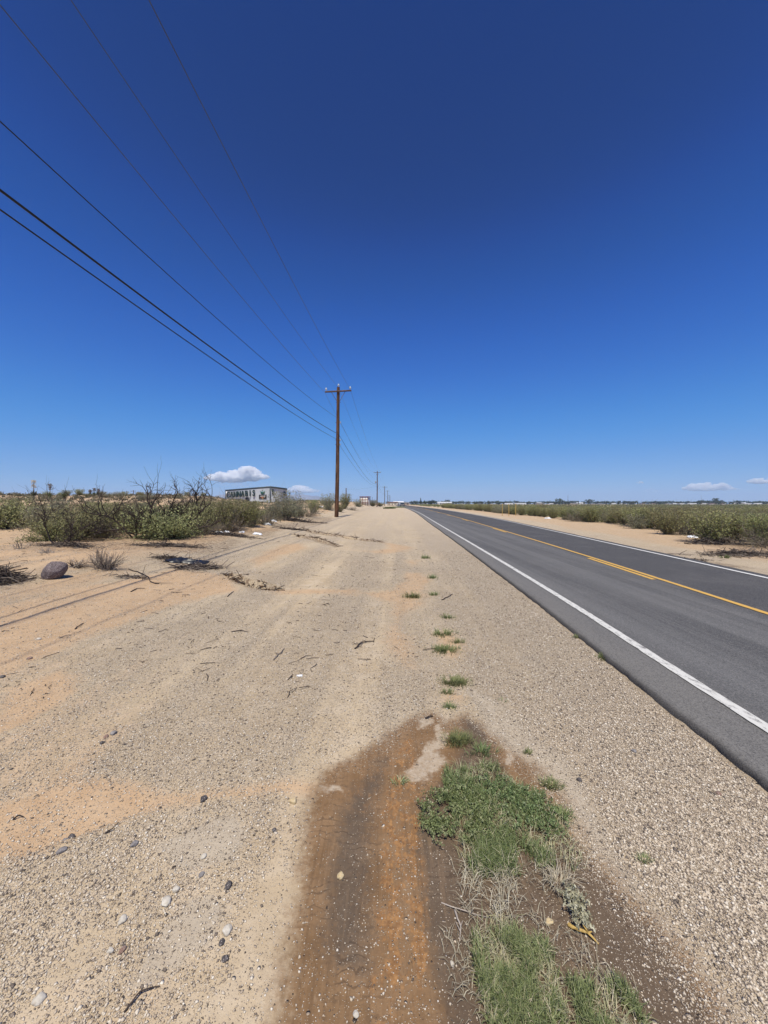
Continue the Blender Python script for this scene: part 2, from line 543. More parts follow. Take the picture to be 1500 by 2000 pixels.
# ------------------------------------------------------------------ materials
class NT:
    def __init__(self, name, rough=0.9, spec=0.2):
        self.m = bpy.data.materials.new(name); self.m.use_nodes = True
        self.t = self.m.node_tree; self.t.nodes.clear()
        self.out = self.n('ShaderNodeOutputMaterial')
        self.b = self.n('ShaderNodeBsdfPrincipled')
        self.b.inputs['Roughness'].default_value = rough
        self.b.inputs['Specular IOR Level'].default_value = spec
        self.l(self.b.outputs[0], self.out.inputs['Surface'])

    def n(self, t, **kw):
        x = self.t.nodes.new(t)
        for k, v in kw.items():
            setattr(x, k, v)
        return x

    def l(self, a, b): self.t.links.new(a, b)

    def val(self, sock, v):
        if hasattr(v, 'is_linked') or isinstance(v, bpy.types.NodeSocket):
            self.l(v, sock)
        elif isinstance(v, (tuple, list)):
            sock.default_value = (*v, 1.0) if len(v) == 3 and len(sock.default_value) == 4 else v
        else:
            sock.default_value = v

    def math(self, op, a, b=0.0, c=0.0, clamp=False):
        x = self.n('ShaderNodeMath', operation=op, use_clamp=clamp)
        for i, v in enumerate((a, b, c)):
            self.val(x.inputs[i], v)
        return x.outputs[0]

    def mix(self, f, a, b, blend='MIX'):
        x = self.n('ShaderNodeMix', data_type='RGBA', blend_type=blend)
        self.val(x.inputs[0], f); self.val(x.inputs[6], a); self.val(x.inputs[7], b)
        return x.outputs[2]

    def step(self, v, lo, hi):
        x = self.n('ShaderNodeMapRange', interpolation_type='SMOOTHSTEP')
        self.val(x.inputs['Value'], v); x.inputs['From Min'].default_value = lo; x.inputs['From Max'].default_value = hi
        return x.outputs[0]

    def pos(self):
        return self.n('ShaderNodeNewGeometry').outputs['Position']

    def obj(self):
        return self.n('ShaderNodeTexCoord').outputs['Object']

    def scaled(self, v, s):
        x = self.n('ShaderNodeMapping'); self.l(v, x.inputs['Vector'])
        x.inputs['Scale'].default_value = s if isinstance(s, tuple) else (s, s, s)
        return x.outputs[0]

    def noise(self, v, scale, detail=4.0, rough=0.55, dist=0.0):
        x = self.n('ShaderNodeTexNoise'); self.l(v, x.inputs['Vector'])
        x.inputs['Scale'].default_value = scale; x.inputs['Detail'].default_value = detail
        x.inputs['Roughness'].default_value = rough; x.inputs['Distortion'].default_value = dist
        return x.outputs[0]

    def voro(self, v, scale, feature='F1', rnd=1.0):
        x = self.n('ShaderNodeTexVoronoi', feature=feature); self.l(v, x.inputs['Vector'])
        x.inputs['Scale'].default_value = scale; x.inputs['Randomness'].default_value = rnd
        return x

    def ramp(self, f, stops, interp='LINEAR'):
        x = self.n('ShaderNodeValToRGB'); self.l(f, x.inputs[0])
        x.color_ramp.interpolation = interp
        e = x.color_ramp.elements
        while len(e) > 1: e.remove(e[-1])
        e[0].position, e[0].color = stops[0][0], (*stops[0][1], 1)
        for p, c in stops[1:]:
            k = e.new(p); k.color = (*c, 1)
        return x.outputs[0]

    def attr(self, name):
        return self.n('ShaderNodeAttribute', attribute_name=name)

    def sep(self, c):
        x = self.n('ShaderNodeSeparateColor'); self.l(c, x.inputs[0])
        return x.outputs

    def bump(self, h, strength=0.5, dist=0.01):
        x = self.n('ShaderNodeBump'); self.l(h, x.inputs['Height'])
        x.inputs['Strength'].default_value = strength; x.inputs['Distance'].default_value = dist
        self.l(x.outputs[0], self.b.inputs['Normal'])
        return x

    def color(self, c): self.val(self.b.inputs['Base Color'], c)


def plain(name, c, rough=0.8, spec=0.25, var=0.12, scale=6.0, metal=0.0):
    """a paint or solid with slight mottling"""
    k = NT(name, rough, spec)
    n = k.noise(k.obj(), scale, 5, 0.6)
    k.color(k.mix(k.step(n, 0.3, 0.7), tuple(x * (1 - var) for x in c), tuple(min(1, x * (1 + var)) for x in c)))
    k.b.inputs['Metallic'].default_value = metal
    return k.m


def leaf_mat(name, stops, trans=0.3, objvar=0.25):
    k = NT(name, 0.6, 0.25)
    r = k.attr('rnd').outputs['Fac']
    c = k.ramp(r, stops)
    oi = k.n('ShaderNodeObjectInfo').outputs['Random']
    h = k.n('ShaderNodeHueSaturation'); k.l(c, h.inputs['Color'])
    k.l(k.math('MULTIPLY_ADD', oi, 0.05, 0.475), h.inputs['Hue'])
    k.l(k.math('MULTIPLY_ADD', oi, 2 * objvar, 1 - objvar), h.inputs['Value'])
    k.color(h.outputs[0])
    tr = k.n('ShaderNodeBsdfTranslucent'); k.l(h.outputs[0], tr.inputs[0])
    mx = k.n('ShaderNodeMixShader'); mx.inputs[0].default_value = trans
    k.l(k.b.outputs[0], mx.inputs[1]); k.l(tr.outputs[0], mx.inputs[2]); k.l(mx.outputs[0], k.out.inputs['Surface'])
    return k.m


M = {}
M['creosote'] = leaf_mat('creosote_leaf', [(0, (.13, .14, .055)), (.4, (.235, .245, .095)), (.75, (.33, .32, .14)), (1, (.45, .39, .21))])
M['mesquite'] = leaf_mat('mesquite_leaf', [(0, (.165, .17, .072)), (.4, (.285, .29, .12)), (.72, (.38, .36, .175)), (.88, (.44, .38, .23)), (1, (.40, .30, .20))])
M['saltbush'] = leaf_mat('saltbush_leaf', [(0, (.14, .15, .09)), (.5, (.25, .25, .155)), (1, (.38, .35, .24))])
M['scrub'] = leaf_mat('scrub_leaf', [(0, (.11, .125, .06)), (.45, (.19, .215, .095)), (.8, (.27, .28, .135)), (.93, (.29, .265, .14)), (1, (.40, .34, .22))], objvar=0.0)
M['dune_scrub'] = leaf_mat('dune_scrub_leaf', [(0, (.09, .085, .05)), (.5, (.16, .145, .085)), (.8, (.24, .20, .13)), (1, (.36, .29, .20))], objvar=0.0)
M['far_leaf'] = leaf_mat('town_tree_leaf', [(0, (.02, .03, .014)), (1, (.06, .075, .03))], trans=0.1)
M['bark'] = plain('dark_bark', (.060, .046, .040), .95, .1, .35, 30)
M['greybark'] = plain('grey_bark', (.20, .165, .135), .95, .1, .3, 30)
M['palebark'] = plain('pale_bark', (.36, .31, .26), .95, .1, .25, 30)
# ------------------------------------------------------------------ ground material
def ground_material():
    k = NT('desert_ground', 0.95, 0.12)
    P = k.pos()
    A = k.sep(k.attr('mask_a').outputs['Color']); A4 = k.attr('mask_a').outputs['Alpha']
    B = k.sep(k.attr('mask_b').outputs['Color']); B4 = k.attr('mask_b').outputs['Alpha']
    wet, sand, grav, clay = A[0], A[1], A[2], A4
    rust, debris, pale, fine = B[0], B[1], B[2], B4
    n_big = k.noise(P, 0.55, 5); n_mid = k.noise(P, 5.0, 7, 0.62); n_fine = k.noise(P, 38.0, 6, 0.65); n_dust = k.noise(P, 260.0, 3, 0.7)
    jig = k.math('MULTIPLY_ADD', n_fine, 0.7, -0.35)
    jig2 = k.math('MULTIPLY_ADD', n_mid, 0.8, -0.4)

    def cut(m, lo=0.35, hi=0.65, j=jig):
        return k.step(k.math('ADD', m, j), lo, hi)
    # dry earth between the stones
    earth = k.mix(k.step(n_big, .35, .65), (.47, .365, .235), (.535, .43, .29))
    earth = k.mix(k.step(n_mid, .40, .75), earth, (.58, .475, .34))
    orange = k.mix(k.step(n_mid, .3, .7), (.49, .325, .185), (.55, .39, .24))
    earth = k.mix(cut(sand, .2, .8, jig2), earth, orange)
    earth = k.mix(k.math('MULTIPLY', cut(fine), 0.8), earth, (.445, .38, .29))
    earth = k.mix(k.math('MULTIPLY', k.step(n_dust, .35, .75), 0.35), earth, (.30, .22, .15))
    # moist soil: brown, the clay darker and greyer, the wheel strip rusty
    wetc = k.mix(k.step(n_mid, .3, .7), (.185, .108, .052), (.255, .158, .084))
    wetc = k.mix(cut(clay, .25, .75), wetc, k.mix(k.step(n_mid, .3, .7), (.112, .080, .054), (.145, .104, .070)))
    rustc = k.mix(k.step(n_fine, .35, .7), (.20, .10, .042), (.42, .22, .085))
    blot = k.math('MULTIPLY', rust, k.step(k.noise(k.scaled(P, (1, .6, 1)), 17.0, 7, .7), .40, .60))
    wetc = k.mix(k.math('MULTIPLY', cut(blot, .15, .85, jig), 0.8), wetc, rustc)
    # drying ripples and cracks across the clay, crumbs along the wheel strip
    crw = k.n('ShaderNodeTexWave', wave_type='BANDS', bands_direction='Y'); k.l(P, crw.inputs['Vector'])
    crw.inputs['Scale'].default_value = 7.0; crw.inputs['Distortion'].default_value = 9.0; crw.inputs['Detail'].default_value = 4; crw.inputs['Detail Scale'].default_value = 1.6
    crack = k.math('MULTIPLY', k.math('MULTIPLY', k.step(crw.outputs['Fac'], .86, .97), k.step(n_mid, .45, .6)), k.math('MULTIPLY', wet, k.math('SUBTRACT', 1.0, rust)))
    wetc = k.mix(k.math('MULTIPLY', crack, .55), wetc, (.05, .034, .024))
    ribs = k.noise(k.scaled(P, (42, 1.4, 1)), 1.0, 4, .6)
    wetc = k.mix(k.math('MULTIPLY', k.step(ribs, .50, .66), .30), wetc, (.10, .062, .036))
    wetc = k.mix(k.math('MULTIPLY', k.step(ribs, .44, .32), .22), wetc, (.33, .215, .125))
    crumb = k.noise(k.scaled(P, (70, 26, 40)), 1.0, 5, .7)
    wetc = k.mix(k.math('MULTIPLY', k.step(crumb, .56, .70), .5), wetc, (.085, .052, .032))
    wetc = k.mix(k.math('MULTIPLY', k.step(crumb, .42, .30), .35), wetc, (.36, .26, .17))
    wetf = k.step(k.math('ADD', wet, k.math('ADD', k.math('MULTIPLY', jig, .8), k.math('MULTIPLY', jig2, 0.5))), .22, .72)
    base = k.mix(wetf, earth, wetc)
    base = k.mix(k.math('MULTIPLY', cut(pale, .3, .75, k.math('ADD', jig2, jig)), .8), base, k.mix(k.step(n_fine, .3, .7), (.41, .315, .215), (.50, .42, .32)))
    # stones: three sizes of voronoi cells, each with its own colour
    stones = [(0.02, (.08, .065, .055)), (.09, (.17, .13, .10)), (.22, (.40, .315, .23)), (.5, (.54, .44, .325)), (.75, (.64, .545, .42)), (.9, (.74, .65, .53)), (1, (.86, .80, .70))]
    h = k.math('MULTIPLY', n_fine, 0.25)
    col = base
    for sc, dens, keep in ((270.0, 1.1, .95), (140.0, .80, .95), (64.0, .16, 1.0)):
        warp = k.n('ShaderNodeVectorMath', operation='ADD'); k.l(P, warp.inputs[0])
        nz = k.n('ShaderNodeTexNoise'); k.l(P, nz.inputs['Vector']); nz.inputs['Scale'].default_value = sc * .8
        sm = k.n('ShaderNodeVectorMath', operation='SCALE'); k.l(nz.outputs['Color'], sm.inputs[0]); sm.inputs['Scale'].default_value = 0.5 / sc
        k.l(sm.outputs[0], warp.inputs[1])
        v = k.voro(warp.outputs[0], sc)
        rc = k.sep(v.outputs['Color'])
        d = v.outputs['Distance']
        thr = k.math('MULTIPLY', grav, dens)
        on = k.math('LESS_THAN', rc[0], thr)
        shape = k.step(d, .62, .38)
        f = k.math('MULTIPLY', k.math('MULTIPLY', on, shape), keep)
        sc_col = k.ramp(rc[1], stones)
        # a warm or a cool cast per stone
        sc_col = k.mix(k.math('MULTIPLY', rc[2], 0.35), sc_col, (1.0, .86, .72), 'MULTIPLY')
        col = k.mix(f, col, sc_col)
        dome = k.math('MULTIPLY', f, k.math('SUBTRACT', 1.0, d))
        h = k.math('ADD', h, k.math('MULTIPLY', dome, 60.0 / sc))
    # fine dark litter lying under the shrubs
    lit = k.math('MULTIPLY', k.step(k.noise(k.scaled(P, (1, 2.2, 1)), 9.0, 8, .7), .42, .60), cut(debris, .25, .75, jig2))
    col = k.mix(k.math('MULTIPLY', lit, .85), col, k.mix(k.step(n_fine, .4, .6), (.10, .065, .045), (.25, .17, .11)))
    k.color(col)
    k.l(k.math('MULTIPLY_ADD', wetf, -0.2, 0.97), k.b.inputs['Roughness'])
    # tread bars of the tyre in the rusty strip
    wv = k.n('ShaderNodeTexWave', wave_type='BANDS', bands_direction='Y'); k.l(P, wv.inputs['Vector'])
    wv.inputs['Scale'].default_value = 9.0; wv.inputs['Distortion'].default_value = 2.5; wv.inputs['Detail'].default_value = 3
    wv.inputs['Detail Scale'].default_value = 3.0
    h = k.math('ADD', h, k.math('MULTIPLY', k.math('MULTIPLY', wv.outputs['Fac'], rust), 0.0))
    h = k.math('ADD', h, k.math('MULTIPLY', n_mid, 0.5))
    k.bump(h, 0.95, 0.018)
    return k.m


def axis(dense_lo, dense_hi, s0, steps, lim_lo, lim_hi):
    """grid lines: even spacing inside, growing outwards. steps: [(until spacing, ratio)]"""
    def grow(lim):
        out, p, s = [], 0.0, s0
        while p < lim:
            ratio = next((r for cap, r in steps if s < cap), steps[-1][1])
            s *= ratio
            p += s
            out.append(p)
        return np.array(out)
    mid = np.arange(dense_lo, dense_hi, s0)
    return np.concatenate([(dense_lo - grow(dense_lo - lim_lo))[::-1], mid, dense_hi + grow(lim_hi - dense_hi)])


gx = axis(-1.5, 1.6, 0.017, [(0.6, 1.012), (40, 1.06), (1e9, 1.3)], -9000, 9000)
gy = axis(1.0, 3.4, 0.016, [(0.5, 1.0085), (40, 1.05), (1e9, 1.3)], -140, 9000)
GX, GY = np.meshgrid(gx, gy)
sh = GX.shape
fx, fy = GX.ravel(), GY.ravel()
fz = H0(fx, fy) + relief(fx, fy)
mk = masks(fx, fy)
nx = sh[1]
i = (np.arange(sh[0] - 1)[:, None] * nx + np.arange(nx - 1)[None]).ravel()
ground = mesh_np('ground', np.c_[fx, fy, fz], np.stack([i, i + 1, i + nx + 1, i + nx], -1), ground_material(), None, True,
                 {'mask_a': ('FLOAT_COLOR', np.stack([mk[0], mk[1], mk[2], mk[3]], -1)),
                  'mask_b': ('FLOAT_COLOR', np.stack([mk[4], mk[5], mk[6], mk[7]], -1))})
tag(ground, 'dry sandy desert ground with gravel and a damp muddy strip', 'ground', kind='structure')
print('ground verts', len(fx))
FZ = fz.reshape(sh)


def H(x, y):
    """Height of the finished ground mesh."""
    x = np.asarray(x, float); y = np.asarray(y, float)
    j = np.clip(np.searchsorted(gx, x) - 1, 0, len(gx) - 2); i = np.clip(np.searchsorted(gy, y) - 1, 0, len(gy) - 2)
    u = np.clip((x - gx[j]) / (gx[j + 1] - gx[j]), 0, 1); v = np.clip((y - gy[i]) / (gy[i + 1] - gy[i]), 0, 1)
    return (FZ[i, j] * (1 - u) + FZ[i, j + 1] * u) * (1 - v) + (FZ[i + 1, j] * (1 - u) + FZ[i + 1, j + 1] * u) * v


def hz(x, y):
    return float(H(x, y))



# ------------------------------------------------------------------ road
def asphalt_material():
    k = NT('asphalt', 0.88, 0.12)
    P = k.pos()
    lane = k.sep(k.attr('lane').outputs['Color'])      # r: 0 left edge .. 1 right edge, g: near left edge dust, b: far lane
    streak = k.noise(k.scaled(P, (2.6, .05, 1)), 1.0, 6, .6)
    streak2 = k.noise(k.scaled(P, (14, .35, 1)), 1.0, 5, .6)
    fine = k.noise(P, 120.0, 4, .7)
    patch = k.noise(P, .7, 6, .6)
    base = k.mix(k.step(streak, .35, .65), (.070, .070, .072), (.136, .134, .132))
    base = k.mix(k.math('MULTIPLY', k.step(streak2, .35, .7), .45), base, (.150, .147, .145))
    base = k.mix(k.math('MULTIPLY', lane[2], .86), base, (.050, .050, .054))
    base = k.mix(k.math('MULTIPLY', lane[1], .75), base, (.205, .192, .172))
    base = k.mix(k.math('MULTIPLY', k.step(patch, .45, .7), .18), base, (.19, .18, .17))
    v = k.voro(P, 140.0)
    c = k.sep(v.outputs['Color'])
    base = k.mix(k.math('MULTIPLY', k.step(c[0], .3, 1.0), .42), base, (.27, .255, .24))
    base = k.mix(k.math('MULTIPLY', k.step(c[1], .55, 1.0), .6), base, (.045, .045, .048))
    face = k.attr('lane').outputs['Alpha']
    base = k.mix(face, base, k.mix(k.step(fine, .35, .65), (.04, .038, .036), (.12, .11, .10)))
    k.color(base)
    h = k.math('ADD', k.math('MULTIPLY', v.outputs['Distance'], -0.6), k.math('MULTIPLY', fine, .6))
    k.bump(h, 0.55, 0.006)
    return k.m


ry = axis(0.6, 6.0, 0.03, [(1.2, 1.012), (1e9, 1.08)], -130, 1500)
xe, xr = edge_x(ry), far_edge_x(ry)
tt = np.concatenate([[0, .004, .012, .03], np.linspace(.06, .94, 23), [.97, .99, 1.0]])
X = xe[:, None] + (xr - xe)[:, None] * tt[None]
crown = 0.05 * (1 - (2 * tt - 1) ** 2)
zr = G(ry)[:, None] + ROAD_TOP + 0 * crown[None] + 0.004 * fbm(X * .8, ry[:, None] * .25 + 0 * X, 141, 3)
zr[:, 0] -= 0.012; zr[:, 1] -= 0.004
# ragged faces down to the gravel on both sides
foot = np.stack([xe - 0.004 - 0.03 * vnoise(ry * 7, ry * 0, 151), xe - 0.002 - 0.02 * vnoise(ry * 13, ry * 0, 152)], 1)
footz = np.stack([G(ry) - 0.06, G(ry) + 0.012], 1)
ff = np.stack([xr + .02, xr + .06], 1); ffz = np.stack([G(ry) + .02, G(ry) - .06], 1)
RX = np.concatenate([foot, X, ff], 1); RZ = np.concatenate([footz, zr, ffz], 1)
RY = np.broadcast_to(ry[:, None], RX.shape)
nc = RX.shape[1]
i = (np.arange(len(ry) - 1)[:, None] * nc + np.arange(nc - 1)[None]).ravel()
T = np.concatenate([np.zeros((len(ry), 2)), np.broadcast_to(tt, X.shape), np.ones((len(ry), 2))], 1)
dust = np.clip(1 - np.clip((RX - xe[:, None]) / 0.62, 0, 1) ** 3, 0, 1) * np.clip(0.75 + .5 * fbm(RX * 3, RY * .6, 161, 3), 0, 1)
farl = ss(-.25, .25, RX - mid_x(RY))
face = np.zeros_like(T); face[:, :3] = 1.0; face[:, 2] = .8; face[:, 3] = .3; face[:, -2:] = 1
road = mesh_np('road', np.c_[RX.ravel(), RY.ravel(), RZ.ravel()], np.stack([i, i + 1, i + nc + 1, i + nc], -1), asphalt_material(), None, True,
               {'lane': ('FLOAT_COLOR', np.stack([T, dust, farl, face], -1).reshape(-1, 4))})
tag(road, 'two lane grey asphalt road running straight to the horizon', 'road', kind='structure')


def paint_material(name, c, wear):
    k = NT(name, .75, .3)
    P = k.pos()
    n = k.noise(k.scaled(P, (3, 1, 1)), 9.0, 7, .7); f = k.noise(P, 130.0, 3, .7)
    w = k.step(k.math('ADD', n, k.math('MULTIPLY', f, .35)), wear, wear + .22)
    k.color(k.mix(w, c, (.15, .14, .135)))
    k.bump(f, .4, .003)
    return k.m


M['white_paint'] = paint_material('white_road_paint', (.60, .585, .54), .66)
M['white_paint_thin'] = paint_material('white_road_paint_worn', (.66, .65, .62), .72)
M['yellow_paint'] = paint_material('yellow_road_paint', (.60, .36, .085), .72)


def stripe(name, cx, w, mat, y0=-100, y1=700, gaps=None):
    V, F, n = [], [], 0
    runs = [(y0, y1)] if gaps is None else gaps
    for a, b in runs:
        ys = ry[(ry > a) & (ry < b)]
        ys = np.concatenate([[a], ys, [b]])
        c = cx(ys)
        jit = 0.006 * fbm(ys * 9, ys * 0, 171, 3)
        for s in (-1, 0, 1):
            pass
        z = G(ys) + ROAD_TOP + 0.009
        v = np.stack([np.c_[c - w / 2 + jit, ys, z], np.c_[c + w / 2 + 0.006 * fbm(ys * 9, ys * 0 + 3, 172, 3), ys, z]], 1).reshape(-1, 3)
        i = np.arange(len(ys) - 1) * 2
        V.append(v); F.append(np.stack([i, i + 1, i + 3, i + 2], -1) + n); n += len(v)
    return mesh_np(name, np.concatenate(V), np.concatenate(F), mat)


tag(stripe('road_marking', left_x, .105, M['white_paint']), 'broad white edge line on the near side of the road', 'road marking', kind='structure')
tag(stripe('road_marking', right_x, .10, M['white_paint_thin']), 'thin white edge line on the far side of the road', 'road marking', kind='structure')
tag(stripe('road_marking', lambda y: mid_x(y) + .06, .10, M['yellow_paint']), 'solid yellow line along the middle of the road', 'road marking', kind='structure')
tag(stripe('road_marking', lambda y: mid_x(y) - .10, .10, M['yellow_paint'], gaps=[(8.0 + 12.2 * q, 11.0 + 12.2 * q) for q in range(-8, 30)]),
    'broken yellow line beside the solid centre line', 'road marking', kind='structure')


# ------------------------------------------------------------------ far mountains
def mountains():
    k = NT('mountain_rock', 1.0, 0.05)
    n = k.noise(k.pos(), .004, 6, .65)
    k.color(k.mix(k.step(n, .35, .65), (.16, .125, .105), (.27, .215, .175)))
    a0, a1, nseg = -0.72, -0.05, 160
    px = np.linspace(150, 668, nseg)
    prof = np.interp(px, [150, 215, 260, 290, 320, 360, 385, 430, 470, 520, 560, 600, 640, 668], [0, 3, 6, 13, 16, 17, 15, 20, 24, 18, 21, 19, 9, 0])
    prof = np.maximum(prof + 3.2 * fbm(px * .06, px * 0, 181, 4) * (prof > 1), 0)
    Y0 = 7300.0
    rows = []
    for t, hf in ((0, 0), (.2, .25), (.4, .5), (.55, .75), (.7, 1.0), (.85, .6), (1, 0)):
        y = Y0 + t * 900 + 120 * fbm(px * .04, px * 0 + t * 5, 191, 3)
        x = (px - 750) / FPX * Y0 * 1.05
        z = prof / FPX * Y0 * hf * (1 + (.25 * fbm(px * .15, px * 0 + t * 9, 192, 3) if 0 < hf < 1 else 0))
        rows.append(np.c_[x, y, z - (6 if hf == 0 else 0)])
    V = np.concatenate(rows); m = len(rows)
    i = (np.arange(m - 1)[:, None] * nseg + np.arange(nseg - 1)[None]).ravel()
    o = mesh_np('mountains', V, np.stack([i, i + 1, i + nseg + 1, i + nseg], -1), k.m)
    tag(o, 'low hazy blue mountain range on the left horizon', 'mountains', kind='structure')


mountains()

# ------------------------------------------------------------------ haze
def haze():
    a = Acc().box((0, 3500, 118), (19400, 12600, 244))
    m = bpy.data.materials.new('haze_air'); m.use_nodes = True
    nt = m.node_tree; nt.nodes.clear()
    o = nt.nodes.new('ShaderNodeOutputMaterial'); v = nt.nodes.new('ShaderNodeVolumePrincipled')
    v.inputs['Color'].default_value = (.46, .66, .95, 1)
    v.inputs['Density'].default_value = 1.5e-4
    v.inputs['Anisotropy'].default_value = 0.0
    nt.links.new(v.outputs[0], o.inputs['Volume'])
    b = a.build('haze', m)
    tag(b, kind='stuff')


haze()
# ------------------------------------------------------------------ utility poles and lines
M['pole_wood'] = None
def pole_wood():
    k = NT('weathered_pole_wood', .9, .15)
    P = k.obj()
    g = k.noise(k.scaled(P, (22, 22, .7)), 1.0, 6, .6)
    b = k.noise(k.scaled(P, (3, 3, .9)), 1.0, 5, .65)
    c = k.ramp(g, [(.34, (.022, .013, .009)), (.47, (.11, .055, .03)), (.58, (.19, .10, .055)), (.75, (.30, .20, .13))])
    c = k.mix(k.math('MULTIPLY', k.step(b, .42, .62), .8), c, (.055, .026, .016))
    k.color(c); k.bump(g, .8, .02)
    return k.m


M['pole_wood'] = pole_wood()
M['arm_wood'] = plain('crossarm_wood', (.13, .085, .06), .9, .15, .45, 9)
M['porcelain'] = plain('white_insulator', (.45, .48, .50), .3, .4, .05)
M['galv'] = plain('galvanised_steel', (.30, .30, .30), .5, .5, .2, 12)
M['dark_steel'] = plain('dark_steel', (.05, .05, .055), .6, .4, .2)
M['cable_black'] = plain('black_cable', (.018, .018, .02), .6, .3, .1)
M['wire_metal'] = plain('bare_wire', (.07, .075, .085), .5, .4, .1)

POLE_Y = [-57, 35.6, 129, 222, 312, 405, 500]


def pole_xy(px, y):
    return (px - 750.0) / FPX * y


POLE_X = [-8.0, -4.40, -2.35, 0.35, 2.9, 5.4, 8.0]
TOP_Z = EYE + (HORIZON - 758) / FPX * 35.6          # about 12.4
POLE_BASE = [hz(x, y) for x, y in zip(POLE_X, POLE_Y)]


def lathe(acc, prof, c, sides=10, a=.5):
    an = np.arange(sides) * 2 * math.pi / sides
    V = np.array([(r * math.cos(t), r * math.sin(t), z) for r, z in prof for t in an]) + np.asarray(c)
    n = len(prof)
    i = np.arange(n - 1)[:, None] * sides; j = np.arange(sides)[None]; k = (j + 1) % sides
    acc.add(V, np.stack([i + j, i + k, i + sides + k, i + sides + j], -1).reshape(-1, 4), a)
    top = np.vstack([V[-sides:], V[-sides:].mean(0)]); jj = np.arange(sides)
    acc.add(top, np.stack([jj, (jj + 1) % sides, jj * 0 + sides], -1), a)
    return acc


def make_pole(x, y, zb, top, label, arm_half=1.2, lean=(0, 0), detail=True, extra=None, tilt=0.0):
    root = empty('utility_pole', (x, y, zb))
    tag(root, label, 'utility pole', 'wooden utility poles along the left side of the road')
    h = top - zb
    zz = np.linspace(-1.2, h, 16)
    path = np.c_[lean[0] * zz / h + .02 * np.sin(zz * .4), lean[1] * zz / h, zz]
    Acc().tube(path, np.linspace(.20, .135, 16), 14).build('pole_shaft', M['pole_wood'], root, True)
    az = h - .42
    cx = lean[0] * az / h
    arm = Acc()
    V = np.array([(sx * arm_half, sy * .055, sz * .062 + sx * tilt) for sx in (-1, 1) for sy in (-1, 1) for sz in (-1, 1)])
    arm.add(V + np.array([cx, -.21, az]), np.array([(0, 1, 3, 2), (4, 6, 7, 5), (0, 4, 5, 1), (2, 3, 7, 6), (0, 2, 6, 4), (1, 5, 7, 3)]))
    arm.build('crossarm', M['arm_wood'], root)
    for s in (-1, 1):
        Acc().tube([(cx + s * .1, -.15, az - .95), (cx + s * .62, -.17, az - .06 + s * tilt * .5)], .022, 5).build('brace', M['arm_wood'], root)
    ins = [(0.0, 0.0, h)] + [(s * (arm_half - .1), -.21 + 0, az + .06 + s * tilt) for s in (-1, 1)]
    for q, (ix, iy, iz) in enumerate(ins):
        ix2 = (lean[0] if q == 0 else cx) + ix
        a = Acc()
        lathe(a, [(.02, 0), (.02, .12), (.085, .13), (.10, .19), (.06, .22), (.075, .26), (.045, .31), (.03, .33)], (ix2, iy, iz - .01))
        a.build('insulator', M['porcelain'], root, True)
    if detail:
        for bz in (az - .95, h * .73, h * .595, h * .56):
            Acc().tube([(lean[0] * bz / h - .24, 0, bz), (lean[0] * bz / h + .24, 0, bz)], .018, 6).build('bolt', M['dark_steel'], root)
        for bz in (h * .73, h * .595, h * .56):
            a = Acc(); lathe(a, [(.05, 0), (.05, .14), (.03, .15)], (lean[0] * bz / h + .22, -.03, bz - .07)); a.build('bracket', M['galv'], root)
    if extra:
        extra(root, h)
    return root


def transformer(root, h):
    a = Acc(); lathe(a, [(.16, 0), (.19, .02), (.19, .62), (.15, .70), (.06, .72)], (-.46, -.1, h * .66), 12)
    t = a.build('transformer', M['galv'], root, True)
    Acc().tube([(-.46, -.1, h * .66 + .72), (-.46, -.1, h * .66 + .95)], .04, 6).build('bushing', M['porcelain'], t)
    Acc().box((-.22, -.08, h * .66 + .35), (.24, .08, .12)).build('mounting_arm', M['dark_steel'], root)


PLAB = ['', 'tall weathered brown utility pole with crossarm standing nearest beside the desert shrubs',
        'dark utility pole with a transformer hanging on it, second along the roadside',
        'slim utility pole with crossarm, third along the roadside behind the transformer pole',
        'small distant utility pole with crossarm, fourth along the roadside',
        'tiny distant utility pole, fifth along the roadside', 'faint tiny utility pole, farthest along the roadside']
for q in range(1, 7):
    top = TOP_Z if q == 1 else POLE_BASE[q] + 11.9 - (0.7 if q == 3 else 0) - (1.5 if q > 4 else 0)
    make_pole(POLE_X[q], POLE_Y[q], POLE_BASE[q], top, PLAB[q], 1.2 if q < 3 else 1.5, (0.22, 0.0) if q == 1 else ((.12, 0) if q == 2 else (0, 0)), q < 3,
              transformer if q == 2 else None, 0.06 if q == 1 else 0.0)


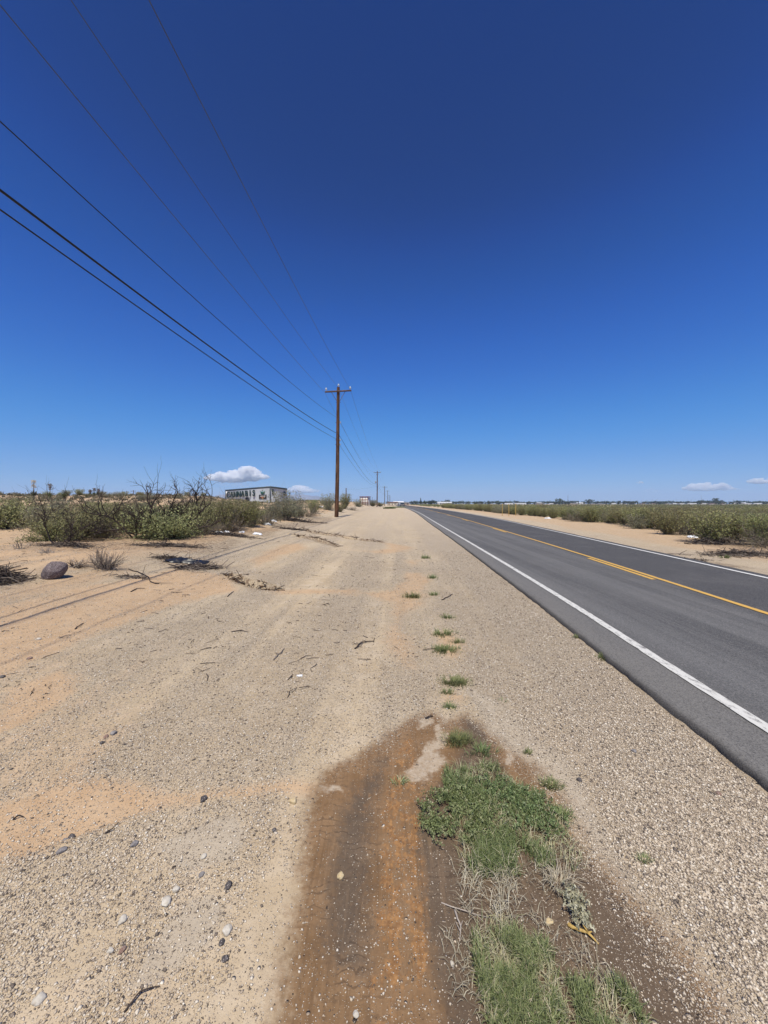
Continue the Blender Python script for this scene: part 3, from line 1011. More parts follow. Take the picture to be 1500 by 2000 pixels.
def wire(name, lab, X0, z0, near, drop_prev, dz2, rad, mat, group):
    """X0,z0: attachment on the first pole; near: a photo pixel the wire passes through on the near side"""
    v = ray(*near)
    # near span lies in the vertical plane from the pole before to the first pole
    xa, ya = X0, POLE_Y[1]
    xb, yb = X0 + (POLE_X[0] - POLE_X[1]), POLE_Y[0]
    s = (xa - xb) / (ya - yb)
    d = (xa - s * ya) / (v[0] - s)
    zn = EYE + v[2] * d
    t = (ya - d) / (ya - yb)
    zb = z0 + drop_prev
    sag = (z0 + (zb - z0) * t - zn) / (4 * t * (1 - t))
    pts = []
    for u in np.linspace(1, 0, 90)[:-1]:
        pts.append((xa + (xb - xa) * u, ya + (yb - ya) * u, z0 + (zb - z0) * u - 4 * sag * u * (1 - u)))
    off = X0 - (POLE_X[1] + .0)
    zprev, xprev, yprev = z0, xa, ya
    for q in range(2, 7):
        xn, yn = POLE_X[q] + off, POLE_Y[q]
        zq = POLE_BASE[q] + 11.9 - (0.7 if q == 3 else 0) - (1.5 if q > 4 else 0) - (TOP_Z - z0) + dz2
        sg = 1.5 if q == 2 else 1.2
        for u in np.linspace(0, 1, 40)[:-1]:
            pts.append((xprev + (xn - xprev) * u, yprev + (yn - yprev) * u, zprev + (zq - zprev) * u - 4 * sg * u * (1 - u)))
        xprev, yprev, zprev = xn, yn, zq
    pts.append((xprev, yprev, zprev))
    pts = np.array(pts)
    print(name, 'sag', round(sag, 2), 'd', round(d, 2))
    o = Acc().tube(pts, rad, 6).build(name, mat)
    tag(o, lab, 'overhead wire', group)
    return o


def zpix(y): return EYE + (HORIZON - y) / FPX * 35.4
GW = 'overhead wires strung along the poles'
wire('power_line', 'thin bare wire fixed to the left end of the crossarm', POLE_X[1] - 1.07, zpix(766), (280, 350), 0, 0, .010, M['wire_metal'], GW)
wire('power_line', 'thin bare wire running over the very top of the poles', POLE_X[1] + .19, zpix(757), (327, 280), 0, 0, .008, M['wire_metal'], GW)
wire('power_line', 'thin bare wire fixed to the right end of the crossarm', POLE_X[1] + 1.32, zpix(762), (443, 299), 0, 0, .010, M['wire_metal'], GW)
wire('power_line', 'single dark wire below the crossarm, next above the thick cables', POLE_X[1] + .23, zpix(818), (233, 450), 0, 0, .0095, M['cable_black'], GW)
wire('phone_cable', 'thick black cable, upper of the two lowest on the poles', POLE_X[1] + .22, zpix(848), (280, 581), 0, .1, .019, M['cable_black'], GW)
wire('phone_cable', 'black cable, lowest of all on the poles', POLE_X[1] - .10, zpix(856), (280, 607), 0, .1, .013, M['cable_black'], GW)

# short pole left of the transformer pole and the drop wire to it
sx, sy = pole_xy(676, 150), 150.0
sz = hz(sx, sy)
r_ = empty('short_pole', (sx, sy, sz)); tag(r_, 'short bare pole without crossarm left of the transformer pole', 'pole')
Acc().tube([(0, 0, -1), (0, 0, EYE + (HORIZON - 953.5) / FPX * 150 - sz)], (.2, .16), 8).build('pole_shaft', M['arm_wood'], r_, True)
a_ = Acc(); lathe(a_, [(.22, 0), (.22, .10), (.05, .14)], (0, 0, EYE + (HORIZON - 953.5) / FPX * 150 - sz - .02)); a_.build('pole_cap', M['galv'], r_)
u_ = np.linspace(0, 1, 24)
p0 = np.array([sx, sy, EYE + (HORIZON - 955) / FPX * 150]); p1 = np.array([POLE_X[2], POLE_Y[2], POLE_BASE[2] + 7.0])
o_ = Acc().tube(p0 + (p1 - p0) * u_[:, None] - np.array([0, 0, 1.0]) * (2.2 * u_ * (1 - u_))[:, None], .012, 5).build('service_wire', M['cable_black'])
tag(o_, 'service wire sagging from the transformer pole to the short pole', 'overhead wire')
for px, yt, d in ((723.5, 970, 210), (727, 971, 240), (731, 975, 260)):
    x, z = pole_xy(px, d), hz(pole_xy(px, d), d)
    r_ = empty('post', (x, d, z)); tag(r_, {723.5: 'thin far post, left of two behind the transformer pole bushes', 727: 'thin far post, right of two behind the transformer pole bushes', 731: 'stubby far post standing close left of the transformer pole'}[px], 'post')
    Acc().tube([(0, 0, -.5), (0, 0, EYE + (HORIZON - yt) / FPX * d - z)], (.12, .09), 6).build('post_shaft', M['arm_wood'], r_)
    Acc().box((0, 0, EYE + (HORIZON - yt) / FPX * d - z), (.3, .3, .06)).build('post_cap', M['galv'], r_)


# H-frame transmission poles far out on the left
def h_frame(px, d, ytop, w, label, single=False):
    x = pole_xy(px, d); z = hz(x, d)
    top = EYE + (HORIZON - ytop) / FPX * d - z
    r = empty('transmission_pole', (x, d, z)); tag(r, label, 'pylon', 'transmission poles on the left skyline')
    Acc().tube([(0, 0, -1), (0, 0, top)], (.34, .24), 8).build('pole_shaft', M['arm_wood'], r)
    if not single:
        Acc().box((0, -.3, top - .8), (w, .25, .32)).build('crossarm', M['arm_wood'], r)
        Acc().box((0, -.3, top - 3.4), (w * .8, .22, .28)).build('crossarm', M['arm_wood'], r)
    else:
        Acc().box((0, -.3, top - .9), (1.2, .2, .3)).build('crossarm', M['arm_wood'], r)
h_frame(248, 330, 959, 4.2, 'double crossarm transmission pole on the skyline, leftmost of the pair')
h_frame(261, 330, 957.5, 4.4, 'double crossarm transmission pole on the skyline, taller right one of the pair')
h_frame(269, 360, 961, 0, 'short bare pole on the skyline beside the transmission pair', True)
for q, (px, yt) in enumerate(((285, 961), (290.5, 963), (295, 960))):
    h_frame(px, 380, yt, 0, ['leftmost of three thin skyline poles left of the dead branches', 'middle of three thin skyline poles, the lowest one', 'rightmost of three thin skyline poles just left of the dead branches'][q], True)
h_frame(1109, 800, 968, 0, 'lone thin mast rising over the town trees on the right', True)


# ------------------------------------------------------------------ the dispensary building
def font_mesh(txt, size, extrude, bold=0.0):
    c = bpy.data.curves.new('lettering', 'FONT'); c.body = txt; c.size = size; c.extrude = extrude; c.offset = bold
    c.align_x = 'CENTER'
    o = bpy.data.objects.new('lettering', c); COL.objects.link(o)
    dg = bpy.context.evaluated_depsgraph_get()
    me = bpy.data.meshes.new_from_object(o.evaluated_get(dg))
    bpy.data.objects.remove(o)
    return me


def building():
    M['metal_wall'] = None
    k = NT('ribbed_metal_wall', .5, .35)
    w = k.n('ShaderNodeTexWave', wave_type='BANDS', bands_direction='X'); k.l(k.obj(), w.inputs['Vector']); w.inputs['Scale'].default_value = 1.0
    n = k.noise(k.obj(), .35, 5)
    k.color(k.mix(k.step(n, .3, .7), (.44, .47, .50), (.53, .56, .58))); k.bump(w.outputs['Fac'], .5, .06)
    wall_m = k.m
    trim = plain('dark_trim', (.035, .055, .07), .5, .4); dark = plain('black_sign', (.025, .022, .024), .6, .3)
    green = plain('dark_green_letter', (.012, .035, .032), .5, .4); leafc = plain('teal_leaf', (.02, .13, .10), .5, .4)
    white = plain('sign_white', (.75, .72, .68), .6, .3); rust = plain('sign_orange', (.5, .2, .1), .6, .3); glass = plain('dark_glass', (.02, .025, .03), .1, .6)
    d0, dl, dr = 182.0, 197.9, 191.3
    C = np.array([(528 - 750) / FPX * d0, d0]); Lp = np.array([(441 - 750) / FPX * dl, dl]); Rp = np.array([(560 - 750) / FPX * dr, dr])
    u = (Lp - C) / np.linalg.norm(Lp - C); v = (Rp - C) / np.linalg.norm(Rp - C)
    Lf, Ls = np.linalg.norm(Lp - C), np.linalg.norm(Rp - C)
    zt = lambda py, d: EYE + (HORIZON - py) / FPX * d
    zb = hz(*C) - .3
    tC, tL, tR = zt(951.5, d0), zt(958.5, dl), zt(955.7, dr)
    tB = tL + tR - tC
    root = empty('dispensary_building', (C[0], C[1], zb))
    tag(root, 'white metal building with large dark CANNABIS letters along its front wall', 'building')
    B = Lp + Rp - C
    base = [C - C, Lp - C, B - C, Rp - C]; tops = [tC - zb, tL - zb, tB - zb, tR - zb]
    V = np.array([(p[0], p[1], -1.0) for p in base] + [(p[0], p[1], t) for p, t in zip(base, tops)])
    Acc().add(V, np.array([(0, 4, 5, 1), (1, 5, 6, 2), (2, 6, 7, 3), (3, 7, 4, 0)])).build('wall', wall_m, root)
    n_f = np.array([u[1], -u[0]]);  n_f = n_f if n_f[1] < 0 else -n_f
    n_s = np.array([v[1], -v[0]]);  n_s = n_s if n_s[1] < 0 else -n_s
    # roof with dark edge
    e = .35
    pts = np.array([(p[0] + (p - (B - C) / 2)[0] / 20 * e, p[1] + (p - (B - C) / 2)[1] / 20 * e, t) for p, t in zip(base, tops)])
    V = np.concatenate([pts + (0, 0, -.25), pts + (0, 0, .5)])
    Acc().add(V, np.array([(4, 5, 6, 7), (3, 2, 1, 0), (0, 1, 5, 4), (1, 2, 6, 5), (2, 3, 7, 6), (3, 0, 4, 7)])).build('roof', trim, root)

    def on_front(s, z, off):       # s metres from the corner along the front, z above base
        p = u * s + n_f * off
        return (p[0], p[1], z)
    def on_side(s, z, off):
        p = v * s + n_s * off
        return (p[0], p[1], z)
    af = math.atan2(-u[1], -u[0]); as_ = math.atan2(v[1], v[0])
    def top_at(s): return tC - zb + (tL - tC) * s / Lf
    # corner trims
    for q in (0.0, Lf):
        Acc().box(on_front(q, top_at(q) / 2, .06), (.5, .14, top_at(q)), af).build('corner_trim', trim, root)
    # the letters, one mesh each
    def s_of(px):                 # where the ray of that photo column meets the front wall
        k_ = (px - 750) / FPX
        return (k_ * C[1] - C[0]) / (u[0] - k_ * u[1])
    xs = np.linspace(447.5, 497.5, 8)
    for ch, px in zip('CANNABIS', xs):
        s = s_of(px)
        h = 2.9
        me = font_mesh(ch, h / .70, .2, .045)
        me.materials.append(green)
        o = bpy.data.objects.new('letter', me); COL.objects.link(o); o.parent = root
        o.location = on_front(s, top_at(s) - .75 - h, .55); o.rotation_euler = (math.pi / 2, 0, af)
        o.scale = (.86, 1, 1)
    # narrow white end panel
    s = s_of(443)
    Acc().box(on_front(s, top_at(s) - 1.7, .12), (1.0, .12, 2.6), af).build('end_panel', white, root)
    # leaf emblem over the black name board
    s = s_of(513.7)
    b = Acc().box(on_front(s, top_at(s) - 4.35, .14), (5.0, .16, 2.0), af).build('sign_board', dark, root)
    cr, sr = math.cos(af), math.sin(af)
    def poly_plate(P, s, z, off, th, name, mat, parent):
        P = np.array(P, float); n = len(P)
        fr = np.array([on_front(s, z, off)]) + np.c_[P[:, 0] * cr, P[:, 0] * sr, P[:, 1]]
        bk = fr - np.array([n_f[0] * th, n_f[1] * th, 0])
        V = np.concatenate([fr, bk, fr.mean(0)[None], bk.mean(0)[None]])
        i = np.arange(n); j = (i + 1) % n
        F = np.concatenate([np.stack([i, j, i * 0 + 2 * n], -1), np.stack([j + n, i + n, i * 0 + 2 * n + 1], -1), np.stack([i, i + n, j + n], -1), np.stack([i, j + n, j], -1)])
        return Acc().add(V, F).build(name, mat, parent)
    em = poly_plate([(-.25, 0), (-1.25, .5), (-1.5, 1.75), (-.6, 1.35), (-.2, .9), (0, 2.0), (.2, .9), (.6, 1.35), (1.5, 1.75), (1.25, .5), (.25, 0)], s, top_at(s) - 3.3, .2, .12, 'leaf_emblem', leafc, root)
    for q, (w, z, m) in enumerate(((3.6, .25, white), (2.6, -.30, rust), (1.4, -.62, rust))):
        P = []
        for t in np.linspace(-w / 2, w / 2, 14): P.append((t, z + .13 * math.sin(t * 5 + q) + .16))
        for t in np.linspace(w / 2, -w / 2, 14): P.append((t, z + .10 * math.sin(t * 7 + q) - .12))
        poly_plate(P, s, top_at(s) - 4.35, .25, .03, 'board_lettering', m, b)
    # openings
    s = s_of(483.5); Acc().box(on_front(s, 1.9, .05), (3.2, .12, 2.8), af).build('door', dark, root)
    s = s_of(469); Acc().box(on_front(s, 1.5, .05), (3.0, .10, 1.4), af).build('window', glass, root)
    # dark upright lettering and window on the side wall
    zc = tC - zb - 2.3
    for q, dz in enumerate((.95, -.15, -1.25)):
        me = font_mesh('ABS'[q:q + 1] if False else 'III'[q], 1.0, .06, .05)
        bpy.data.meshes.remove(me)
    Acc().box(on_side(1.3, zc + .1, .06), (.55, .12, 2.5), as_).box(on_side(2.0, zc - .3, .07), (.5, .10, 1.5), as_).box(on_side(1.9, zc + 1.0, .08), (.5, .12, .5), as_).build('side_sign', green, root)
    Acc().box(on_side(Ls - 1.5, tR - zb - 2.2, .05), (1.6, .1, 2.2), as_).build('window', glass, root)


building()


# ------------------------------------------------------------------ roadside sign board, posts, marker, car
def sign_shed():
    d = 118.0
    x = pole_xy(713, d); z = hz(x, d) - .05
    r = empty('roadside_shed', (x, d, z), R(-22)); tag(r, 'small white shed with rust red frame behind shrubs near the second pole', 'shed')
    white = plain('shed_white', (.66, .63, .58), .7, .2, .15, 2); red = plain('rust_red_frame', (.20, .055, .035), .8, .2, .2, 3)
    w, h, dp = 2.6, 2.6, 1.6
    Acc().box((0, 0, h / 2 - .1), (w, dp, h)).build('wall', white, r)
    Acc().box((0, 0, h + .07), (w + .3, dp + .3, .16)).build('roof', red, r)
    for sx in (-w / 2, -w / 6, w / 6, w / 2):
        Acc().box((sx, -dp / 2 - .05, h / 2), (.11, .10, h)).build('frame_post', red, r)
    for zz in (h * .34, h * .68):
        Acc().box((0, -dp / 2 - .03, zz), (w, .06, .10)).build('frame_rail', red, r)


sign_shed()
M['yellow_post'] = plain('yellow_plastic', (.50, .34, .10), .6, .3, .12)
for px, lab in ((981, 'leftmost of the three yellow marker posts beyond the road'), (994, 'middle one of the three yellow marker posts beyond the road'), (1007, 'rightmost of the three yellow marker posts beyond the road')):
    x, y = unproj(px, 1007.5)
    z = hz(x, y)
    hgt = EYE + (HORIZON - 984.5) / FPX * y - z
    r_ = empty('marker_post', (x, y, z)); tag(r_, lab, 'post', 'yellow marker posts')
    Acc().tube([(0, 0, -.3), (random.uniform(-.03, .03), 0, hgt)], .036, 8).build('post_shaft', M['yellow_post'], r_, True)
    a_ = Acc(); lathe(a_, [(.042, 0), (.042, .10), (.02, .13)], (0, 0, hgt - .08)); a_.build('post_cap', M['yellow_post'], r_)
x, y = unproj(950, 999)
r_ = empty('marker_stone', (x, y, hz(x, y))); tag(r_, 'pale leaning concrete marker at the far edge of the sandy verge', 'marker')
V = np.array([(-.16, -.12, -.1), (.16, -.12, -.1), (.16, .12, -.1), (-.16, .12, -.1), (.02, -.08, .82), (.20, -.08, .74), (.20, .08, .74), (.02, .08, .82)])
Acc().add(V * np.array([1.25, 1.2, 1.15]), np.array([(0, 1, 5, 4), (1, 2, 6, 5), (2, 3, 7, 6), (3, 0, 4, 7), (4, 5, 6, 7)])).build('stone', plain('pale_concrete', (.55, .52, .46), .9, .1, .2, 8), r_)
Acc().box((.12, 0, .0), (.55, .45, .10)).build('footing', plain('footing_concrete', (.45, .41, .35), .9, .1, .2, 8), r_)


def car():
    y = 165.0; x = float(left_x(y)) + 1.5
    x = pole_xy(785.5, y)
    r = empty('parked_car', (x, y, float(G(y)) + ROAD_TOP)); tag(r, 'dark car far off at the end of the road', 'car')
    paint = plain('dark_car_paint', (.018, .018, .022), .3, .5); gl = plain('car_glass', (.03, .04, .05), .08, .6); ty = plain('tyre', (.02, .02, .02), .9, .1)
    lamp = plain('car_lamp', (.6, .6, .58), .2, .5); chrome = plain('car_bumper', (.06, .06, .065), .4, .5)
    prof = [(-2.2, .35), (-2.25, .75), (-1.1, .92), (-.55, 1.42), (1.2, 1.45), (2.0, .98), (2.2, .85), (2.2, .35)]
    n = len(prof)
    V = np.array([(s * (.86 if z < 1 else .70), yy, z) for s in (-1, 1) for yy, z in prof])
    i = np.arange(n); j = (i + 1) % n
    F = np.stack([i, j, j + n, i + n], -1)
    a = Acc().add(V, F)
    for s in (0, n):
        c = V[s:s + n].mean(0)
        a.add(np.vstack([V[s:s + n], c]), np.stack([i, j, i * 0 + n], -1))
    a.build('body', paint, r)
    Acc().add(np.array([(-.66, -1.06, .97), (.66, -1.06, .97), (.6, -.60, 1.38), (-.6, -.60, 1.38)]), np.array([(0, 1, 2, 3)])).build('windscreen', gl, r)
    for sx in (-1, 1):
        Acc().add(np.array([(sx * .84, -.9, .98), (sx * .84, 1.5, 1.0), (sx * .74, 1.1, 1.38), (sx * .74, -.5, 1.38)]), np.array([(0, 1, 2, 3)])).build('side_window', gl, r)
        Acc().box((sx * .62, -2.24, .68), (.32, .06, .14)).build('headlight', lamp, r)
        for yy in (-1.4, 1.4):
            b = Acc(); b.tube([(sx * .70, yy, .32), (sx * .90, yy, .32)], .32, 14); b.build('wheel', ty, r)
    Acc().box((0, -2.27, .46), (1.5, .08, .14)).build('bumper', chrome, r)


car()

# ------------------------------------------------------------------ clouds
def cloud_mat(dens, name):
    m = bpy.data.materials.new(name); m.use_nodes = True
    nt = m.node_tree; nt.nodes.clear()
    o = nt.nodes.new('ShaderNodeOutputMaterial'); v = nt.nodes.new('ShaderNodeVolumePrincipled')
    v.inputs['Color'].default_value = (1, 1, 1, 1); v.inputs['Anisotropy'].default_value = 0.0
    tc = nt.nodes.new('ShaderNodeTexCoord'); n = nt.nodes.new('ShaderNodeTexNoise')
    n.inputs['Scale'].default_value = .010; n.inputs['Detail'].default_value = 7; n.inputs['Roughness'].default_value = .66
    nt.links.new(tc.outputs['Object'], n.inputs['Vector'])
    r = nt.nodes.new('ShaderNodeMapRange'); r.inputs['From Min'].default_value = .41; r.inputs['From Max'].default_value = .66; r.inputs['To Max'].default_value = dens
    nt.links.new(n.outputs[0], r.inputs['Value']); nt.links.new(r.outputs[0], v.inputs['Density'])
    nt.links.new(v.outputs[0], o.inputs['Volume'])
    return m


M['cloud_thick'] = cloud_mat(.045, 'cloud_vapour'); M['cloud_thin'] = cloud_mat(.0022, 'thin_cloud_vapour')
ICO2 = ico(2)


def cloud(outline, d, label, seed, solid=1.0, npuff=70):
    """outline: columns (px, top, base); the heaps are set out at distance d and fused into one body of vapour"""
    r = np.random.default_rng(seed)
    o_ = np.array(outline, float)
    cx = o_[:, 0].mean()
    x0, z0 = (cx - 750) / FPX * d, EYE + (HORIZON - o_[:, 2].mean()) / FPX * d
    a = Acc(); m = d / FPX
    for q in range(npuff):
        px = o_[0, 0] + (q + r.random()) / npuff * (o_[-1, 0] - o_[0, 0])
        top = np.interp(px, o_[:, 0], o_[:, 1]); bs = np.interp(px, o_[:, 0], o_[:, 2])
        h = max(bs - top, .8)
        big = q % 5 == 0
        rad = min(h * (r.uniform(.36, .5) if big else r.uniform(.16, .28)), 9)
        zc = bs - rad * .75 if big else top + rad * .9 + r.random() ** 2 * max(h - 2 * rad, 0)
        V, F = ICO2
        n = 1 + .38 * fbm(V[:, 0] * 2.3 + q * 3.7, V[:, 1] * 2.1 + V[:, 2] * 1.9, seed, 3)
        Wv = V * n[:, None] * rad * m * np.array([1.25, 1.25, .95])
        a.add(Wv + np.array([(px - cx) * m, r.uniform(-.5, .5) * h * m, (o_[:, 2].mean() - zc) * m]), F)
    o = a.build('cloud', M['cloud_thick'] if solid > .5 else M['cloud_thin'], None, True)
    o.location = (x0, d, z0)
    md = o.modifiers.new('fuse', 'REMESH'); md.mode = 'VOXEL'; md.voxel_size = 20
    tag(o, label, 'cloud')
    return o


CD = 14500.0
cloud([(398, 931, 935), (412, 926, 938), (430, 922, 940), (446, 922, 941), (456, 919, 941), (470, 919, 940), (480, 912, 939), (490, 910.5, 938), (500, 914, 937), (508, 922, 936), (520, 926, 935), (530, 933, 935)], CD, 'large bright white heap cloud above the CANNABIS building', 11, 1.0, 130)
cloud([(412, 940, 944), (440, 938, 950), (480, 940, 952), (500, 944, 948)], CD + 900, 'pale grey underside cloud hanging under the bright heap cloud', 12, .35, 50)
cloud([(556, 956, 958), (570, 950, 962), (583, 945, 963), (596, 949, 963), (612, 954, 962), (630, 958, 960)], CD, 'smaller white cloud between the building and the nearest pole', 13, .8, 70)
cloud([(1332, 953, 956), (1345, 943, 958), (1360, 944, 958), (1378, 942, 958), (1395, 945, 958), (1408, 941, 957), (1422, 948, 957), (1448, 955, 957)], CD, 'long pale cloud low over the town on the right', 14, .7, 90)
cloud([(1458, 938, 942), (1470, 934, 944), (1484, 933, 945), (1500, 935, 944), (1525, 938, 943)], CD, 'white cloud cut off by the right edge of the picture', 15, .9, 50)
cloud([(1254, 957, 960), (1268, 952, 962), (1280, 955, 962), (1297, 958, 961)], CD, 'faint small cloud left of the long pale cloud', 16, .45, 40)
cloud([(1241, 941, 943), (1250, 939, 945), (1258, 942, 944)], CD, 'tiny white cloud puff, leftmost over the right horizon', 17, .8, 14)
# ------------------------------------------------------------------ shrubs
def rot_about(d, ang, r):
    """turn direction d by ang towards a random side"""
    w = np.cross(d, r.normal(size=3)); w /= np.linalg.norm(w) + 1e-9
    v = d * math.cos(ang) + w * math.sin(ang)
    return v / np.linalg.norm(v)


def grow(acc, p, d, length, rad, r, wobble, up, nseg, store, level, split, sub_len, sides=4, ang=(.4, .9), taper=.35):
    """one wandering branch with side branches; stores points along it"""
    pts, step = [p], length / nseg
    dirs = [d]
    for i in range(nseg):
        d = rot_about(d, abs(r.normal(0, wobble)), r)
        d = d + np.array([0, 0, up]); d /= np.linalg.norm(d)
        p = p + d * step
        pts.append(p); dirs.append(d)
    pts = np.array(pts)
    rr = np.linspace(rad, rad * taper, nseg + 1)
    acc.tube(pts, rr, sides if level else max(sides, 5), caps=False)
    store.append((pts, level))
    if level < split:
        n = max(2, int(nseg * .9))
        for q in range(n):
            i = r.integers(max(1, nseg // 4), nseg + 1)
            grow(acc, pts[i], rot_about(dirs[i], r.uniform(*ang), r), length * sub_len * r.uniform(.6, 1.2), rr[i] * .7, r, wobble, up, max(3, nseg - 2), store, level + 1, split, sub_len, sides, ang, taper)


def shrub_mesh(name, seed, h, w, nstem, leaf_n, leaf_size, leaf_mat_, bark, tilt=(.1, .75), up=.06, wobble=.22, split=1, sub=.42, rad=.012,
               leaf_from=.3, leaf_levels=(0, 1, 2), spread=.05, leaf_top=1.0, base=.12, litter=0):
    r = np.random.default_rng(seed)
    st, store = Acc(), []
    for q in range(nstem):
        a = r.uniform(0, 2 * math.pi); t = r.uniform(*tilt)
        d = np.array([math.cos(a) * math.sin(t) * w / h, math.sin(a) * math.sin(t) * w / h, math.cos(t)]); d /= np.linalg.norm(d)
        b = np.array([math.cos(a), math.sin(a), 0]) * base * w * math.sqrt(r.random())
        grow(st, b - np.array([0, 0, .05]), d, h * r.uniform(.7, 1.12), rad * r.uniform(.7, 1.3), r, wobble, up, 6, store, 0, split, sub)
    P = []
    for pts, lv in store:
        if lv not in leaf_levels: continue
        n = len(pts)
        k0 = int(n * leaf_from) if lv == 0 else 0
        i = r.integers(k0, n - 1, max(2, int(leaf_n / max(1, len(store)))) if True else 1)
        f = r.random(len(i))[:, None]
        P.append(pts[i] * (1 - f) + pts[i + 1] * f)
    if litter:
        for q in range(litter):
            a = r.uniform(0, 2 * math.pi); rr = w * .75 * r.random() ** .6
            c = np.array([math.cos(a) * rr, math.sin(a) * rr, .015 + .05 * r.random()]); dd = np.array([r.normal(), r.normal(), .12 * r.normal()]); dd /= np.linalg.norm(dd)
            L = r.uniform(.08, .35)
            st.tube(np.array([c - dd * L / 2, c + r.normal(0, .01, 3), c + dd * L / 2]), rad * .35, 3, caps=False)
    lf = None
    if leaf_n:
        P = np.concatenate(P)
        P = P + r.normal(0, spread, P.shape)
        P = P[(P[:, 2] > .02) & (P[:, 2] < h * leaf_top)]
        N = None
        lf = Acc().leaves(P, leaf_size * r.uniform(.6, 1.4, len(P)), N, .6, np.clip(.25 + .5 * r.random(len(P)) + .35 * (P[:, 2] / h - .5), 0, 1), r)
    root = empty(name, (0, 0, 0))
    st.build('branches', bark, root)
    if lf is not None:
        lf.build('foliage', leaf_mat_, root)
    return root


def place(proto, used, x, y, rz, sc, label, cat='shrub', group=None, sink=0.03):
    o = copy_tree(proto) if used.get(proto.name) else proto
    used[proto.name] = True
    o.location = (x, y, hz(x, y) - sink); o.rotation_euler = (0, 0, rz)
    o.scale = (sc,) * 3 if np.isscalar(sc) else sc
    for kk in ('label', 'category', 'group'):
        if kk in o: del o[kk]
    tag(o, label, cat, group)
    return o


USED = {}
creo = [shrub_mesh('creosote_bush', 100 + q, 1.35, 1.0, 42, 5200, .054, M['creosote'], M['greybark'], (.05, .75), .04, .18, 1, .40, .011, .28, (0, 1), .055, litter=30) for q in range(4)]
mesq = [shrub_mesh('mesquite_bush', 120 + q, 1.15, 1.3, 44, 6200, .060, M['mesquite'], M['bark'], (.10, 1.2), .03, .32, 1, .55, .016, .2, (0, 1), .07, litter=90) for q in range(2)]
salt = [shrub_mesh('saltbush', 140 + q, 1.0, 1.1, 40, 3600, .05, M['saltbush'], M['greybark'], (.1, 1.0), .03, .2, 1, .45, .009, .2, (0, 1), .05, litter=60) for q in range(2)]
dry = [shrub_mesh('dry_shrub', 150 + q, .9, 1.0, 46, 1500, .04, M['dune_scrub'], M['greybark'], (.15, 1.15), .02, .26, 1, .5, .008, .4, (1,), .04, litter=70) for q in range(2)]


def at_px(px, py):
    x, y = unproj(px, py)
    return x, y


def size_for(px, py_base, py_top):
    x, y = unproj(px, py_base)
    return x, y, EYE + (HORIZON - py_top) / FPX * y - hz(x, y)


def put(proto, px, py_base, py_top, h0, wf, label, cat='shrub', back=0.0, rz=None):
    x, y, h = size_for(px, py_base, py_top)
    k = (y + back) / y
    x, y = x * k, y + back
    h = EYE + (HORIZON - py_top) / FPX * y - hz(x, y)
    s = h / h0
    return place(proto, USED, x, y, random.uniform(0, 6.28) if rz is None else rz, (s * wf, s * wf, s), label, cat)


# --- the rank of shrubs on the left bank
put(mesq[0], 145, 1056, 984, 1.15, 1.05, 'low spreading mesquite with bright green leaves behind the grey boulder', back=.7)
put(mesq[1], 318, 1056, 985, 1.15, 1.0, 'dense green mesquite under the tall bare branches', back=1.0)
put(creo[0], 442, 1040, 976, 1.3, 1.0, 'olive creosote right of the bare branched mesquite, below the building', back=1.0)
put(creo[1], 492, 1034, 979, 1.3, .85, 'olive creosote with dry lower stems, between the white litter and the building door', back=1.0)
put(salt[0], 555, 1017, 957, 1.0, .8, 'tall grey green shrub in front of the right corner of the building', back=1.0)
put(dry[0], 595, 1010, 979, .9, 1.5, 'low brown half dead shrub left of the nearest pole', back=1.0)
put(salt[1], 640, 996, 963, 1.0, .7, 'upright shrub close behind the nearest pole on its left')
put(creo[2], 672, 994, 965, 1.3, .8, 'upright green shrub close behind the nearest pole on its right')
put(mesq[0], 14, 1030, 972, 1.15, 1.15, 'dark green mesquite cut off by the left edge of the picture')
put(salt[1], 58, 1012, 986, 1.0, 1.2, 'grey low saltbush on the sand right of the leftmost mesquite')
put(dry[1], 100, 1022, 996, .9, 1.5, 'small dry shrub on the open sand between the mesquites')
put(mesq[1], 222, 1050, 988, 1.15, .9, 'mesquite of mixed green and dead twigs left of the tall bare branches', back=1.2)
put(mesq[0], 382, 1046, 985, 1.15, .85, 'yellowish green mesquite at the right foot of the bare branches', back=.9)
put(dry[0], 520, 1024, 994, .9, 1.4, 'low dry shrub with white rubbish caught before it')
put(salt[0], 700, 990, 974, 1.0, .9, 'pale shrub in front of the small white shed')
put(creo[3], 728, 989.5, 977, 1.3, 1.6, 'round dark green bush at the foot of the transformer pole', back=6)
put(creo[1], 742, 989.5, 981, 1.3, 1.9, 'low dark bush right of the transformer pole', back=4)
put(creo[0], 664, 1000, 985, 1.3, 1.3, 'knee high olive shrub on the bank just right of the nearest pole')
put(dry[1], 690, 997, 988, .9, 1.4, 'small brown tuft shrub on the sandy rise right of the nearest pole')

